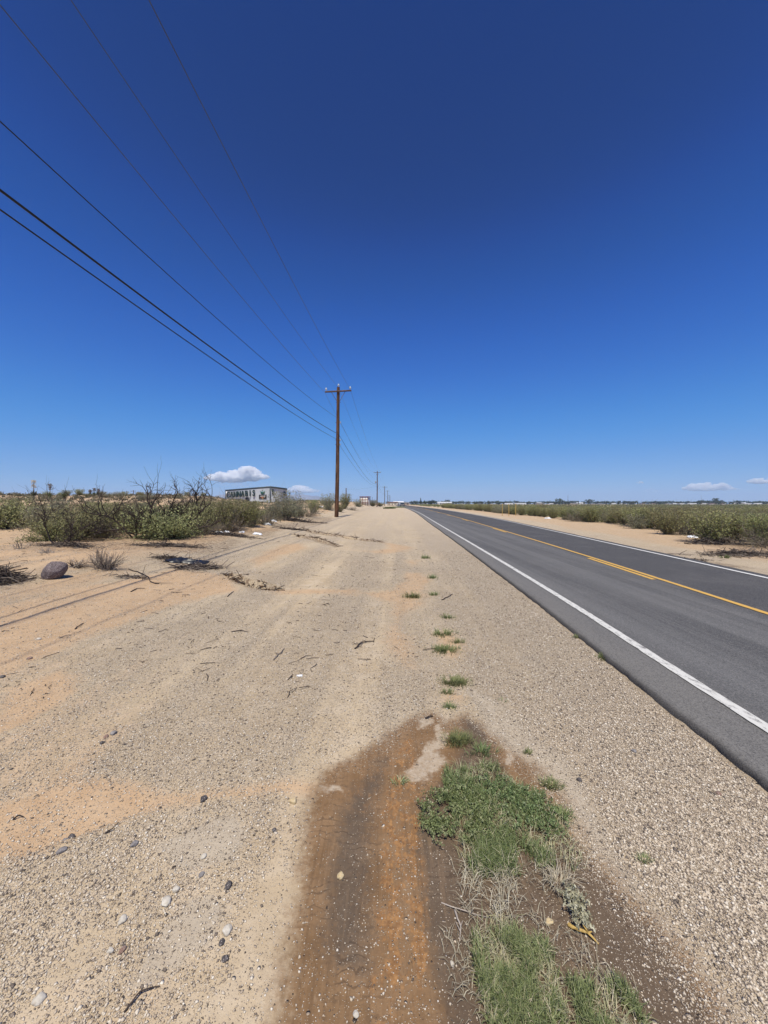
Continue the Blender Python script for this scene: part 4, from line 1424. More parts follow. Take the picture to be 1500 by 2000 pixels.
for px_, pb, pt, pr, wf, lab in (
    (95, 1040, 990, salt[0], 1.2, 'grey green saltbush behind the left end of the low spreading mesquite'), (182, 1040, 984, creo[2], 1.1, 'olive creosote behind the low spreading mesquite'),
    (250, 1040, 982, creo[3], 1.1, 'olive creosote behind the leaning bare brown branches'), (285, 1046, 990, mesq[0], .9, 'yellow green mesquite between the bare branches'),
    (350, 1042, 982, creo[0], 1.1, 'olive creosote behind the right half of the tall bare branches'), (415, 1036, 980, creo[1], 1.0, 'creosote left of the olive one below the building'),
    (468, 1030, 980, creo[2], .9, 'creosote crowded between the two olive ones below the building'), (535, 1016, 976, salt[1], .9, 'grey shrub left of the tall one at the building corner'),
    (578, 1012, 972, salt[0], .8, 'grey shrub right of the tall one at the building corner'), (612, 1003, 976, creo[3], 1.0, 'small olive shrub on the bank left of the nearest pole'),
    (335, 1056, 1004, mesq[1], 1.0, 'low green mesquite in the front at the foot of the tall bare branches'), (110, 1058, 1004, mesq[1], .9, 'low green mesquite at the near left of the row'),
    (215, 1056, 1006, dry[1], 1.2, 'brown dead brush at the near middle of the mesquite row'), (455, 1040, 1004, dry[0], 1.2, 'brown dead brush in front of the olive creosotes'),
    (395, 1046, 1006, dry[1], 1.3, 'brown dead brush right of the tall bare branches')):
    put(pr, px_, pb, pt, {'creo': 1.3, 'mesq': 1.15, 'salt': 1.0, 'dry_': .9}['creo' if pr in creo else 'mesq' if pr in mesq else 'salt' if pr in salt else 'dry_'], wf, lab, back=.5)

# --- tall dead branches standing out of the mesquite
def snag(name, seed, h, n, label, px, py, tilt, back, sub=.5):
    r = np.random.default_rng(seed)
    x, y = unproj(px, py); k = (y + back) / y; x, y = x * k, y + back
    root = empty(name, (x, y, hz(x, y) - .05)); tag(root, label, 'dead shrub')
    for q in range(n):
        a = Acc(); store = []
        an = r.uniform(0, 2 * math.pi) if n > 3 else r.uniform(-.6, .6) + (0 if q % 2 else math.pi)
        t = r.uniform(*tilt)
        d = np.array([math.cos(an) * math.sin(t), math.sin(an) * math.sin(t) * .6, math.cos(t)])
        grow(a, np.array([r.normal(0, .06), r.normal(0, .06), 0]), d, h * r.uniform(.75, 1.1) / max(.6, math.cos(t)), .008 + .02 * h, r, .33, .07, 10, store, 0, 2, sub, 5, (.4, 1.1), .42)
        a.build('branch', M['bark'], root)
    return root


snag('dead_mesquite', 31, 1.95, 5, 'tall leafless dark branches rising above the green mesquite against the sky', 318, 1052, (.1, .95), .6, .42)
snag('dead_mesquite', 35, 1.35, 5, 'leaning bare brown branches left of the tallest dead branches', 262, 1055, (.3, 1.0), .5)
snag('dead_mesquite', 37, 2.0, 2, 'thin pale bare branches beside the left end of the building', 392, 1042, (.05, .4), .8)
snag('dead_mesquite', 39, 1.35, 3, 'short black dead stems in the low spreading mesquite', 150, 1052, (.3, .9), .5)
snag('dead_mesquite', 41, .75, 4, 'dark fallen bare branch lying along the foot of the mesquite', 110, 1064, (1.2, 1.45), .1)


def twig_bush(seed, px, py, h, w, label, mat, n=46, name='dry_twig_bush'):
    r = np.random.default_rng(seed)
    x, y = unproj(px, py)
    root = empty(name, (x, y, hz(x, y) - .02)); tag(root, label, 'dead shrub')
    a, store = Acc(), []
    b = Acc()
    for q in range(n):
        an = r.uniform(0, 2 * math.pi); t = r.uniform(.1, 1.35)
        d = np.array([math.cos(an) * math.sin(t) * w / h, math.sin(an) * math.sin(t), math.cos(t)]); d /= np.linalg.norm(d)
        grow(a if q % 4 else b, np.array([r.normal(0, .05), r.normal(0, .05), 0]), d, h * r.uniform(.6, 1.15), .0085, r, .22, .03, 6, store, 0, 1, .45, 4)
    a.build('twigs', mat, root); b.build('pale_stems', M['palebark'], root)


twig_bush(51, 205, 1112, .50, .85, 'bleached grey dead shrub standing right of the boulder', M['greybark'], 60)
twig_bush(52, 148, 1108, .26, .7, 'low brown twiggy bush directly behind the boulder', M['bark'], 26)
twig_bush(53, 40, 1072, .30, .6, 'thin dry stalks on the sand above the boulder', M['greybark'], 16, 'dry_stalks')
twig_bush(54, 92, 1080, .18, .4, 'pale tuft of dry stalks between mesquite and boulder', M['palebark'], 22, 'dry_stalks')


def twig_pile(seed, px, py, w, d, h, n, label, dark=.7, name='twig_pile', rmin=.003, L=(.12, .6)):
    r = np.random.default_rng(seed)
    x, y = unproj(px, py)
    root = empty(name, (x, y, hz(x, y))); tag(root, label, 'brushwood')
    a, b = Acc(), Acc()
    for q in range(n):
        f = r.normal(0, .38, 2)
        cx, cy = f[0] * w, f[1] * d
        zc = h * max(0, 1 - (f ** 2).sum() * 2.2) * r.random() + hz(x + cx, y + cy) - hz(x, y)
        dd = np.array([r.normal(), r.normal() * .7, r.normal() * .22]); dd /= np.linalg.norm(dd)
        ln = r.uniform(*L)
        mid = r.normal(0, .05 * ln, 3)
        p = np.array([cx, cy, zc + .01])
        (a if r.random() < dark else b).tube(np.array([p - dd * ln / 2, p + mid, p + dd * ln / 2]), np.array([1.2, 1, .5]) * r.uniform(rmin, rmin * 2.6), 4, caps=False)
    a.build('dark_twigs', M['bark'], root); b.build('grey_twigs', M['greybark'], root)


twig_pile(61, 2, 1136, .55, .45, .28, 260, 'heap of dead branches cut off by the left edge, left of the boulder')
twig_pile(62, 390, 1110, .75, .35, .05, 240, 'flat mat of dark twigs below the black plastic sheet')
twig_pile(63, 330, 1092, .55, .25, .05, 150, 'scatter of dark twigs left of the black plastic sheet')
twig_pile(64, 330, 1066, 1.5, .35, .06, 420, 'long band of brushwood at the foot of the bare branched mesquite')
twig_pile(65, 130, 1066, 1.2, .35, .06, 260, 'dead wood strewn before the low spreading mesquite')
twig_pile(66, 450, 1046, 1.3, .4, .10, 380, 'dry brushwood under the olive creosotes beside the white litter')
twig_pile(67, 580, 1018, 1.7, .6, .10, 380, 'brown brushwood along the bank below the low half dead shrub', L=(.2, .9), rmin=.005)
twig_pile(68, 570, 1034, 1.0, .3, .05, 90, 'dark roots and twigs at the top of the washed gully', L=(.2, .9), rmin=.006)
twig_pile(69, 1440, 1084, 1.6, .5, .10, 420, 'grey brushwood at the near end of the shrubs beyond the road', L=(.2, .8), rmin=.004, dark=.4)
twig_pile(70, 1395, 1062, 1.2, .5, .25, 380, 'tangle of grey dead stems in front of the biggest creosote beyond the road', L=(.3, .9), rmin=.005, dark=.45)
twig_pile(71, 1350, 1094, 1.1, .3, .02, 60, 'dark bits of trodden twigs on the sandy verge beyond the road', L=(.05, .3), dark=.5)
twig_pile(72, 255, 1128, .6, .2, .02, 40, 'few loose twigs on the pebbly hump right of the boulder', L=(.1, .5))

def clods(line, n, label, seed, size):
    r = np.random.default_rng(seed)
    w = U(line)
    t = r.random(n); tt_ = np.linspace(0, 1, len(w))
    X = np.interp(t, tt_, w[:, 0]) + r.normal(0, .02, n); Y = np.interp(t, tt_, w[:, 1]) + r.normal(0, .022, n)
    Vi, Fi = ico(1)
    c = np.array([X.mean(), Y.mean(), hz(X.mean(), Y.mean())])
    root = empty('gully_edge', c); tag(root, label, 'gully edge')
    a, b = Acc(), Acc()
    for q in range(n):
        s = size * r.uniform(.3, 1.2)
        V = Vi * (1 + .3 * fbm(Vi[:, 0] * 2 + q, Vi[:, 1] * 2 + Vi[:, 2], 5, 2))[:, None] * s * np.array([1.5, .8, .6])
        a.add(V + np.array([X[q], Y[q], hz(X[q], Y[q]) + s * .2]) - c, Fi, r.random())
        if q % 3 == 0:
            d = np.array([r.normal(), r.normal() * .4, .25 * r.normal()]); d /= np.linalg.norm(d); L = r.uniform(.1, .45)
            p = np.array([X[q], Y[q], hz(X[q], Y[q]) + .03]) - c
            b.tube(np.array([p - d * L / 2, p + r.normal(0, .02, 3), p + d * L / 2]), .006, 4, caps=False)
    a.build('clods', M['clod'], root); b.build('roots', M['bark'], root)


M['clod'] = plain('dark_soil_clod', (.12, .075, .045), 1.0, .05, .35, 25)
clods([(440, 1122), (463, 1127), (480, 1134), (515, 1142), (552, 1153)], 80, 'dark crumbling edge of the washed gully right of the twig mat', 81, .026)
clods([(575, 1044), (592, 1048), (622, 1052), (642, 1060), (662, 1067)], 90, 'dark crumbling crack in the gravel, middle one of three in front of the nearest pole', 82, .028)
clods([(590, 1030), (606, 1038), (652, 1045), (702, 1053), (752, 1060)], 100, 'thin dark crack in the gravel closest to the nearest pole', 83, .026)

def twig_litter(n, seed):
    r = np.random.default_rng(seed)
    a = Acc()
    k = 0
    while k < n:
        py = 1045 + 300 * r.random() ** 1.5; px = -20 + 860 * r.random() ** 1.25
        if r.random() > ss(.25, .7, vnoise(px * .012, py * .02, 601)): continue
        x, y = at_plane(px, py, .12)
        z = hz(x, y); an = r.uniform(0, 6.28); L = .02 + .15 * r.random() ** 2; d = np.array([math.cos(an), math.sin(an), r.normal() * .15])
        p = np.array([x, y, z + .006])
        a.tube(np.array([p - d * L / 2, p + np.r_[r.normal(0, .1 * L, 2), .004], p + d * L / 2]), r.uniform(.0012, .0026) * (1 + .12 * y), 4, caps=False)
        k += 1
    tag(a.build('twig_litter', M['bark']), 'tiny dry twigs strewn over the sand and gravel on the left', 'twigs', kind='stuff')


twig_litter(330, 5)

# --- shrubs beyond the road: the edge of the field, then ranks behind it
edge_pts = U([(1540, 1090), (1495, 1077), (1433, 1064), (1370, 1054), (1329, 1047), (1280, 1037), (1228, 1030), (1161, 1022), (1100, 1016), (1040, 1009), (990, 1005), (950, 1000), (910, 996), (880, 993.5), (855, 991.5)])
ey, ex = edge_pts[:, 1], edge_pts[:, 0]
o_ = np.argsort(ey); ey, ex = ey[o_], ex[o_]


def field_edge(y):
    return np.interp(y, np.r_[-50, ey, 300, 900], np.r_[ex[0] - 3, ex, ex[-1] + 3, ex[-1] + 40])


EDGE_GROUP = 'creosote shrubs along the edge of the field beyond the road'
put(creo[2], 1392, 1064, 998, 1.3, 1.25, 'broad dark creosote beyond the road, biggest of the field edge', back=.6)
put(creo[3], 1478, 1062, 1006, 1.3, 1.1, 'dark creosote at the right edge of the picture beyond the road', back=1.0)
put(creo[0], 1305, 1046, 1001, 1.3, 1.1, 'olive creosote just left of the biggest one at the field edge', back=.6)
put(salt[0], 1244, 1034, 1003, 1.0, 1.0, 'grey green bush with white rubbish at its foot beyond the road', back=.6)
put(creo[1], 1155, 1021, 989, 1.3, .95, 'tall brownish creosote beyond the road, standing above its neighbours', back=.6)
put(dry[0], 1123, 1019, 998, .9, 1.1, 'straw yellow dry shrub left of the tall brownish creosote', back=.4)
r5 = np.random.default_rng(55)
yy = 14.0
kinds = [(creo, 'olive creosote shrub at the sandy edge of the field beyond the road'), (salt, 'greyish shrub at the sandy edge of the field beyond the road'), (dry, 'dry brownish shrub at the sandy edge of the field beyond the road')]
big_x = []
while yy < 120:
    kd = kinds[0] if r5.random() < .8 else (kinds[1] if r5.random() < .7 else kinds[2])
    p = kd[0][r5.integers(len(kd[0]))]
    x = float(field_edge(yy)) + .75 + r5.uniform(-.15, .7)
    s = r5.uniform(.72, 1.08) * (1.0 if kd[0] is creo else 1.15)
    place(p, USED, x, yy, r5.uniform(0, 6.28), (s * r5.uniform(.9, 1.25), s * r5.uniform(.9, 1.25), s), kd[1], 'shrub', EDGE_GROUP)
    yy += r5.uniform(.55, 1.05) * (1 + yy / 90)
BACK_GROUP = 'shrubs of the green field behind the edge beyond the road'
for q in range(165):
    yy = 14 + 46 * r5.random() ** 1.2
    x = float(field_edge(yy)) + 2.2 + 26 * r5.random()
    if x > yy * 1.05 + 3: continue
    kd = (creo, 'olive creosote shrub standing in the green field behind the field edge') if r5.random() < .8 else (salt, 'greyish shrub standing in the green field behind the field edge')
    p = kd[0][r5.integers(len(kd[0]))]
    s = r5.uniform(.55, .95)
    place(p, USED, x, yy, r5.uniform(0, 6.28), (s * r5.uniform(1, 1.4), s * r5.uniform(1, 1.4), s), kd[1], 'shrub', BACK_GROUP)

# --- scattered shrubs on the left dunes
DUNE_GROUP = 'scattered shrubs on the left dunes'
nplaced = 0
while nplaced < 120:
    yy = 20 + 75 * r5.random() ** 1.3
    x = -(5.5 + yy * .05) - (yy * 1.05) * r5.random()
    px = 750 + x / yy * FPX
    if px < -40 or x > -6.5 - (yy - 20) * .02: continue
    kd = ((salt, 'greyish shrub scattered on the left dune'), (dry, 'dry brown shrub scattered on the left dune'), (creo, 'olive shrub scattered on the left dune'))[r5.choice(3, p=(.38, .37, .25))]
    s = r5.uniform(.4, .9)
    if 410 < px < 580: s *= .7
    place(kd[0][r5.integers(len(kd[0]))], USED, x, yy, r5.uniform(0, 6.28), (s * 1.3, s * 1.3, s), kd[1], 'shrub', DUNE_GROUP)
    nplaced += 1


# --- yuccas on the left skyline
M['yucca'] = leaf_mat('yucca_leaf', [(0, (.06, .075, .035)), (.6, (.12, .14, .06)), (1, (.24, .22, .11))])
M['yucca_bloom'] = leaf_mat('yucca_bloom', [(0, (.45, .40, .28)), (1, (.72, .66, .5))], objvar=.05)


def yucca(px, d, ytop, head, label, stalk=True, seed=0, ybase=None, dark=False):
    r = np.random.default_rng(seed)
    x = pole_xy(px, d); z = hz(x, d)
    root = empty('yucca', (x, d, z)); tag(root, label, 'yucca')
    top = EYE + (HORIZON - ytop) / FPX * d - z
    th = .3 if stalk else top * .5
    Acc().tube([(0, 0, -.2), (.03, 0, th)], (.16, .12), 7).build('trunk', M['greybark'], root)
    a = Acc()
    for q in range(130):
        an = r.uniform(0, 6.28); el = r.uniform(-.5, 1.5); L = head * r.uniform(.75, 1.1)
        dd = np.array([math.cos(an) * math.cos(el), math.sin(an) * math.cos(el), math.sin(el)])
        sd = np.cross(dd, (0, 0, 1.0)); sd /= np.linalg.norm(sd) + 1e-6
        c = np.array([0, 0, th]); w = .03
        a.add(np.array([c - sd * w, c + sd * w, c + dd * L * .6 + sd * w * .8, c + dd * L, c + dd * L * .6 - sd * w * .8]), np.array([(0, 1, 2), (0, 2, 4), (4, 2, 3)]), r.random())
    a.build('leaves', M['yucca'], root)
    if stalk:
        Acc().tube([(0, 0, th), (.04, 0, top * .6), (.1, 0, top)], (.035, .028, .012), 6).build('flower_stalk', M['greybark'], root)
        P = np.c_[r.normal(.07, .13, 130), r.normal(0, .13, 130), r.uniform(top * .58, top * .97, 130)]
        Acc().leaves(P, .13, None, .8, r.random(130) * (.4 if dark else 1), r).build('flower_head', M['greybark'] if dark else M['yucca_bloom'], root)


yucca(66, 46, 937, .75, 'yucca with a tall cream flower stalk, leftmost on the skyline', seed=1)
yucca(98, 52, 944, .7, 'yucca with a thinner dark seed stalk on the left skyline', seed=2, dark=True)
yucca(126, 46, 962, .65, 'short trunked yucca with a round leaf head and no stalk', False, 3)
yucca(176, 62, 956, .5, 'low yucca with a slim bare stalk left of two thin ones', seed=4, dark=True)
yucca(184, 66, 953, .5, 'low yucca with a slim bare stalk, middle of three', seed=5, dark=True)
yucca(192, 66, 954, .5, 'low yucca with a slim bare stalk right of two others', seed=6, dark=True)


# --- the far scrub: nobody could count it
def scrub_mass(name, pts, hh, mat, label, nl=(60, 18)):
    r = np.random.default_rng(99)
    C, Sz, Av = [], [], []
    for (x, y), h in zip(pts, hh):
        d = math.hypot(x, y)
        n = int(np.interp(d, [25, 250], nl))
        s = .05 + .0017 * d
        q = r.normal(size=(n, 3)); q /= np.linalg.norm(q, axis=1)[:, None]; q *= r.random((n, 1)) ** .4
        q[:, 2] = np.abs(q[:, 2])
        p = q * np.array([h * .95, h * .95, h])
        C.append(p + (x, y, 0)); Sz.append(np.full(n, s) * r.uniform(.6, 1.3, n))
        tone = r.random()
        Av.append(np.clip(.15 + .35 * q[:, 2] + .4 * tone * r.random(n) + .15 * tone, 0, 1))
    C = np.concatenate(C); C[:, 2] += H0(C[:, 0], C[:, 1])
    o = Acc().leaves(C, np.concatenate(Sz), np.tile(np.array([[0, -.1, .5]]), (len(C), 1)), .7, np.concatenate(Av), r).build(name, mat)
    tag(o, label, 'scrub', kind='stuff')


n = 9000
yy = 26 * np.exp(r5.random(n) * math.log(760 / 26))
xx = field_edge(yy) + 1.5 + r5.random(n) * (yy * 1.15 + 10)
ok = (np.hypot(xx - field_edge(yy), yy) > 30)
pts = np.c_[xx, yy][ok]
scrub_mass('desert_scrub', pts, r5.uniform(.45, 1.15, len(pts)) * np.where(vnoise(pts[:, 0] * .03, pts[:, 1] * .03, 5) > .35, 1, .55), M['scrub'], 'low green desert scrub covering the flat field to the right')
n = 3200
yy = 24 * np.exp(r5.random(n) * math.log(420 / 24))
xx = -(5.5 + yy * .06) - r5.random(n) * yy * 1.15
ok = ~((xx > -112) & (xx < -45) & (yy > 178) & (yy < 235))
pts = np.c_[xx, yy][ok]
scrub_mass('dune_scrub', pts, r5.uniform(.2, .6, len(pts)), M['dune_scrub'], 'low brown and green scrub dotting the left dunes', (40, 14))
# ------------------------------------------------------------------ the town on the horizon
def town_tree(seed, h, w, conifer=False):
    r = np.random.default_rng(seed)
    root = empty('town_tree', (0, 0, 0))
    Acc().tube([(0, 0, -.5), (.05, 0, h * .3), (0, .05, h * .6)], (.25, .2, .1), 6).build('trunk', M['bark'], root)
    C = []
    for q in range(14):
        c = np.array([r.normal(0, w * .26), r.normal(0, w * .26), h * r.uniform(.35, .85)])
        s = w * r.uniform(.16, .30)
        if conifer:
            f = r.random(); c = np.array([r.normal(0, w * .25 * (1 - f)), r.normal(0, w * .25 * (1 - f)), h * (.15 + .82 * f)]); s = w * (.08 + .20 * (1 - f))
        q3 = r.normal(size=(26, 3)); q3 /= np.linalg.norm(q3, axis=1)[:, None]
        C.append(c + q3 * s * r.random((26, 1)) ** .4)
    C = np.concatenate(C); C = C[C[:, 2] < h]
    Acc().leaves(C, .12 * w * r.uniform(.7, 1.4, len(C)), None, .8, np.clip(C[:, 2] / h * .7 + .3 * r.random(len(C)), 0, 1), r).build('crown', M['far_leaf'], root)
    return root


trees = [town_tree(200 + q, 6.0, 6.0) for q in range(4)]; conif = [town_tree(220 + q, 6.0, 3.4, True) for q in range(2)]


def put_tree(p, px, ytop, d, wf, label, group=None, h0=6.0):
    x = pole_xy(px, d)
    o = copy_tree(p) if USED.get(p.name) else p
    USED[p.name] = True
    z = hz(x, d)
    h = EYE + (HORIZON - ytop) / FPX * d - z
    o.location = (x, d, z - .2); s = h / h0
    o.scale = (s * wf, s * wf, s); o.rotation_euler = (0, 0, random.uniform(0, 6.28))
    for kk in ('label', 'category', 'group'):
        if kk in o: del o[kk]
    tag(o, label, 'tree', group)


put_tree(conif[0], 821.5, 972.5, 430, 1.0, 'dark pointed conifer above the scrub just right of the road end')
put_tree(trees[0], 830, 977.5, 430, 1.1, 'round dark tree touching the pointed conifer on its right')
put_tree(trees[1], 843, 976.0, 460, 1.3, 'wide dark tree right of the pointed conifer')
put_tree(conif[1], 856, 977, 520, .9, 'narrow dark conifer right of the wide dark tree')
put_tree(trees[2], 875, 975.5, 560, .9, 'tall dark tree beside a pale low house, left part of the town')
put_tree(trees[0], 1092, 973.5, 800, 1.2, 'large dark tree in the middle of the town skyline')
put_tree(trees[3], 1148, 974.5, 780, 1.35, 'broad round dark tree standing alone in the town skyline')
put_tree(trees[1], 1374, 976.0, 820, 1.8, 'wide dome shaped tree under the long pale cloud')
put_tree(trees[2], 1396, 972.5, 820, 1.15, 'tallest dark tree under the long pale cloud')
put_tree(trees[3], 1406, 976.0, 830, 1.3, 'smaller dark tree at the right foot of the tallest one')
r6 = np.random.default_rng(66)
TG = 'dark trees along the town skyline'
for q in range(150):
    px = 798 + (1540 - 798) * (q + r6.random()) / 150
    d = r6.uniform(620, 980)
    yt = 979.6 - 2.2 * r6.random() ** 1.5 - (1.0 if r6.random() < .12 else 0)
    c = r6.random() < .15
    put_tree(conif[r6.integers(2)] if c else trees[r6.integers(4)], px, yt, d, r6.uniform(.9, 1.9), 'small dark conifer in the distant town skyline' if c else 'small dark bushy tree in the distant town skyline', TG)
for q, (px, yt) in enumerate(((757.5, 979), (764, 980), (770, 979), (777, 980.5), (786, 980), (792, 979), (806, 980), (812, 979.5))):
    put_tree(trees[q % 4], px, yt, 520 + 30 * (q % 3), 1.0, 'tiny dark tree at the far end of the road', 'trees at the end of the road')

hw = [plain('house_wall_%s' % n, c, .8, .2, .06, .3) for n, c in (('white', (.70, .68, .64)), ('cream', (.58, .50, .40)), ('tan', (.42, .33, .25)), ('grey', (.42, .43, .44)))]
hr = [plain('house_roof_%s' % n, c, .8, .2, .1, .5) for n, c in (('pale', (.55, .54, .53)), ('white', (.72, .72, .72)), ('brown', (.16, .10, .08)), ('grey', (.22, .22, .23)))]
hgl = plain('house_window', (.03, .035, .04), .15, .5); hdoor = plain('house_door', (.12, .08, .06), .7, .2)


def house(w, dpt, h, wall, roof):
    root = empty('town_house', (0, 0, 0))
    Acc().box((0, 0, h / 2 - .5), (w, dpt, h + 1)).build('wall', wall, root)
    e = .4; rh = h * .42
    V = np.array([(-w / 2 - e, -dpt / 2 - e, h), (w / 2 + e, -dpt / 2 - e, h), (w / 2 + e, dpt / 2 + e, h), (-w / 2 - e, dpt / 2 + e, h), (-w / 2 - e, 0, h + rh), (w / 2 + e, 0, h + rh)]) + (0, 0, .02)
    Acc().add(V, np.array([(0, 1, 5, 4), (2, 3, 4, 5), (3, 2, 1, 0)])).add(V, np.array([(0, 4, 3), (1, 2, 5)])).build('roof', roof, root)
    for fx in (-.32, .28):
        Acc().box((fx * w, -dpt / 2 - .03, h * .55), (w * .10, .08, h * .32)).build('window', hgl, root)
    Acc().box((0, -dpt / 2 - .03, h * .36), (w * .07, .08, h * .7)).build('door', hdoor, root)
    return root


HK = [(house(15, 8, 3.0, hw[0], hr[0]), 'white walled house with a pale roof'), (house(19, 6, 3.0, hw[0], hr[1]), 'long low white house with a white roof'),
      (house(12, 9, 3.2, hw[1], hr[2]), 'cream house with a brown roof'), (house(14, 8, 3.1, hw[2], hr[3]), 'tan house with a grey roof'), (house(11, 8, 3.2, hw[3], hr[1]), 'grey house with a white roof')]


def put_house(k, px, d, rz, label, group=None, sc=1.0):
    p = HK[k][0]
    x = pole_xy(px, d)
    o = copy_tree(p) if USED.get(('h', k)) else p
    USED[('h', k)] = True
    o.location = (x, d, hz(x, d)); o.rotation_euler = (0, 0, rz); o.scale = (sc,) * 3
    for kk in ('label', 'category', 'group'):
        if kk in o: del o[kk]
    tag(o, label, 'house', group)


put_house(2, 767.5, 260, -.2, 'cream house standing left of the road where it ends', None, .55)
put_house(4, 778, 300, .1, 'grey house straight behind the dark car at the road end', None, .7)
put_house(3, 789, 330, .2, 'tan house right of the dark car at the road end', None, .6)
put_house(1, 868, 520, .1, 'long white house beside the tall dark tree, left part of the town')
put_house(1, 1128, 740, 0, 'long white house in the middle of the town, left of the broad round tree')
put_house(0, 1055, 700, .3, 'bright white house left of the large dark tree of the town')
put_house(1, 1406, 780, .1, 'long pale house below the tallest dark tree')
put_house(1, 1445, 760, -.1, 'bright white house at the right end of the town')
HG = 'houses of the town on the horizon'
for q in range(34):
    px = 830 + (1530 - 830) * (q + r6.random()) / 34
    k = int(r6.choice(5, p=(.2, .14, .24, .24, .18)))
    put_house(k, px, r6.uniform(560, 900), r6.uniform(-.5, .5), HK[k][1] + ' among the distant trees', HG, r6.uniform(.42, .72))


# ------------------------------------------------------------------ the boulder and loose stones
def stone_mat(name, c1, c2, sc=14, speck=(.5, .45, .42)):
    k = NT(name, .9, .2)
    P = k.obj()
    n = k.noise(P, sc, 6, .65); v = k.voro(P, sc * 9)
    c = k.mix(k.step(n, .35, .65), c1, c2)
    c = k.mix(k.math('MULTIPLY', k.step(k.sep(v.outputs['Color'])[0], .80, .95), .6), c, speck)
    k.color(c); k.bump(k.math('ADD', n, k.math('MULTIPLY', v.outputs['Distance'], .4)), .7, .02 if sc < 20 else .0015)
    return k.m


M['basalt'] = stone_mat('purple_grey_basalt', (.105, .08, .082), (.19, .15, .148))
V, F = ico(4)
n = 1 + .10 * fbm(V[:, 0] * 1.3 + 4, V[:, 1] * 1.3 + V[:, 2] * 1.1, 301, 3) + .025 * fbm(V[:, 0] * 6, V[:, 1] * 6 + V[:, 2] * 5, 302, 4)
B = V * n[:, None] * np.array([.205, .19, .215])
B[:, 0] += .07 * (B[:, 2] / .2)               # leans up to the right
for d_, l_ in (((.5, -.6, .62), .165), ((-.75, -.55, .3), .175), ((.85, -.3, -.2), .19), ((-.2, -.85, -.1), .165), ((.1, .2, .97), .19), ((-.55, -.2, .8), .185)):
    d_ = np.array(d_) / np.linalg.norm(d_); e_ = np.maximum(B @ d_ - l_, 0)
    B = B - (e_ * .72)[:, None] * d_
B = B + V * (.006 * fbm(V[:, 0] * 14, V[:, 1] * 14 + V[:, 2] * 11, 305, 3))[:, None]
B[:, 2] = np.where(B[:, 2] < -.13, -.13 + (B[:, 2] + .13) * .3, B[:, 2])
x, y = unproj(104, 1134)
bo = mesh_np('boulder', B, F, M['basalt'], None, True)
bo.location = (x - .12, y + .16, hz(x, y) + .15)
tag(bo, 'large rounded purple grey boulder lying on the sand', 'boulder')

STM = {'white': stone_mat('white_quartz', (.46, .41, .33), (.64, .59, .50), 40), 'dark': stone_mat('dark_stone', (.05, .045, .045), (.11, .095, .09), 40),
       'grey': stone_mat('grey_stone', (.17, .155, .15), (.27, .25, .24), 40), 'brown': stone_mat('brown_stone', (.20, .12, .09), (.30, .20, .15), 40),
       'yellow': stone_mat('yellow_stone', (.48, .36, .19), (.60, .48, .28), 40)}


def stone(px, py, wpx, kind, label, flat=.6, seed=0):
    r = np.random.default_rng(1000 + int(px) + seed)
    x, y = unproj(px, py)
    w = wpx / FPX * math.hypot(y, EYE) * .5
    V, F = ico(2)
    k = r.uniform(-3, 3, 3)
    n = 1 + .28 * fbm(V[:, 0] * 1.5 + k[0], V[:, 1] * 1.5 + V[:, 2] * 1.3 + k[1], 311, 3)
    V = V * n[:, None] * w * np.array([1, r.uniform(.65, .95), flat])
    # a few flat cleavage faces
    for _ in range(3):
        d = r.normal(size=3); d /= np.linalg.norm(d); lim = w * .55
        s = V @ d
        V = V - np.maximum(s - lim, 0)[:, None] * d * .85
    o = mesh_np('stone', V, F, STM[kind], None, False)
    o.location = (x, y, hz(x, y) + w * flat * .45); o.rotation_euler = (0, 0, r.uniform(0, 6.28))
    tag(o, label, 'stone')


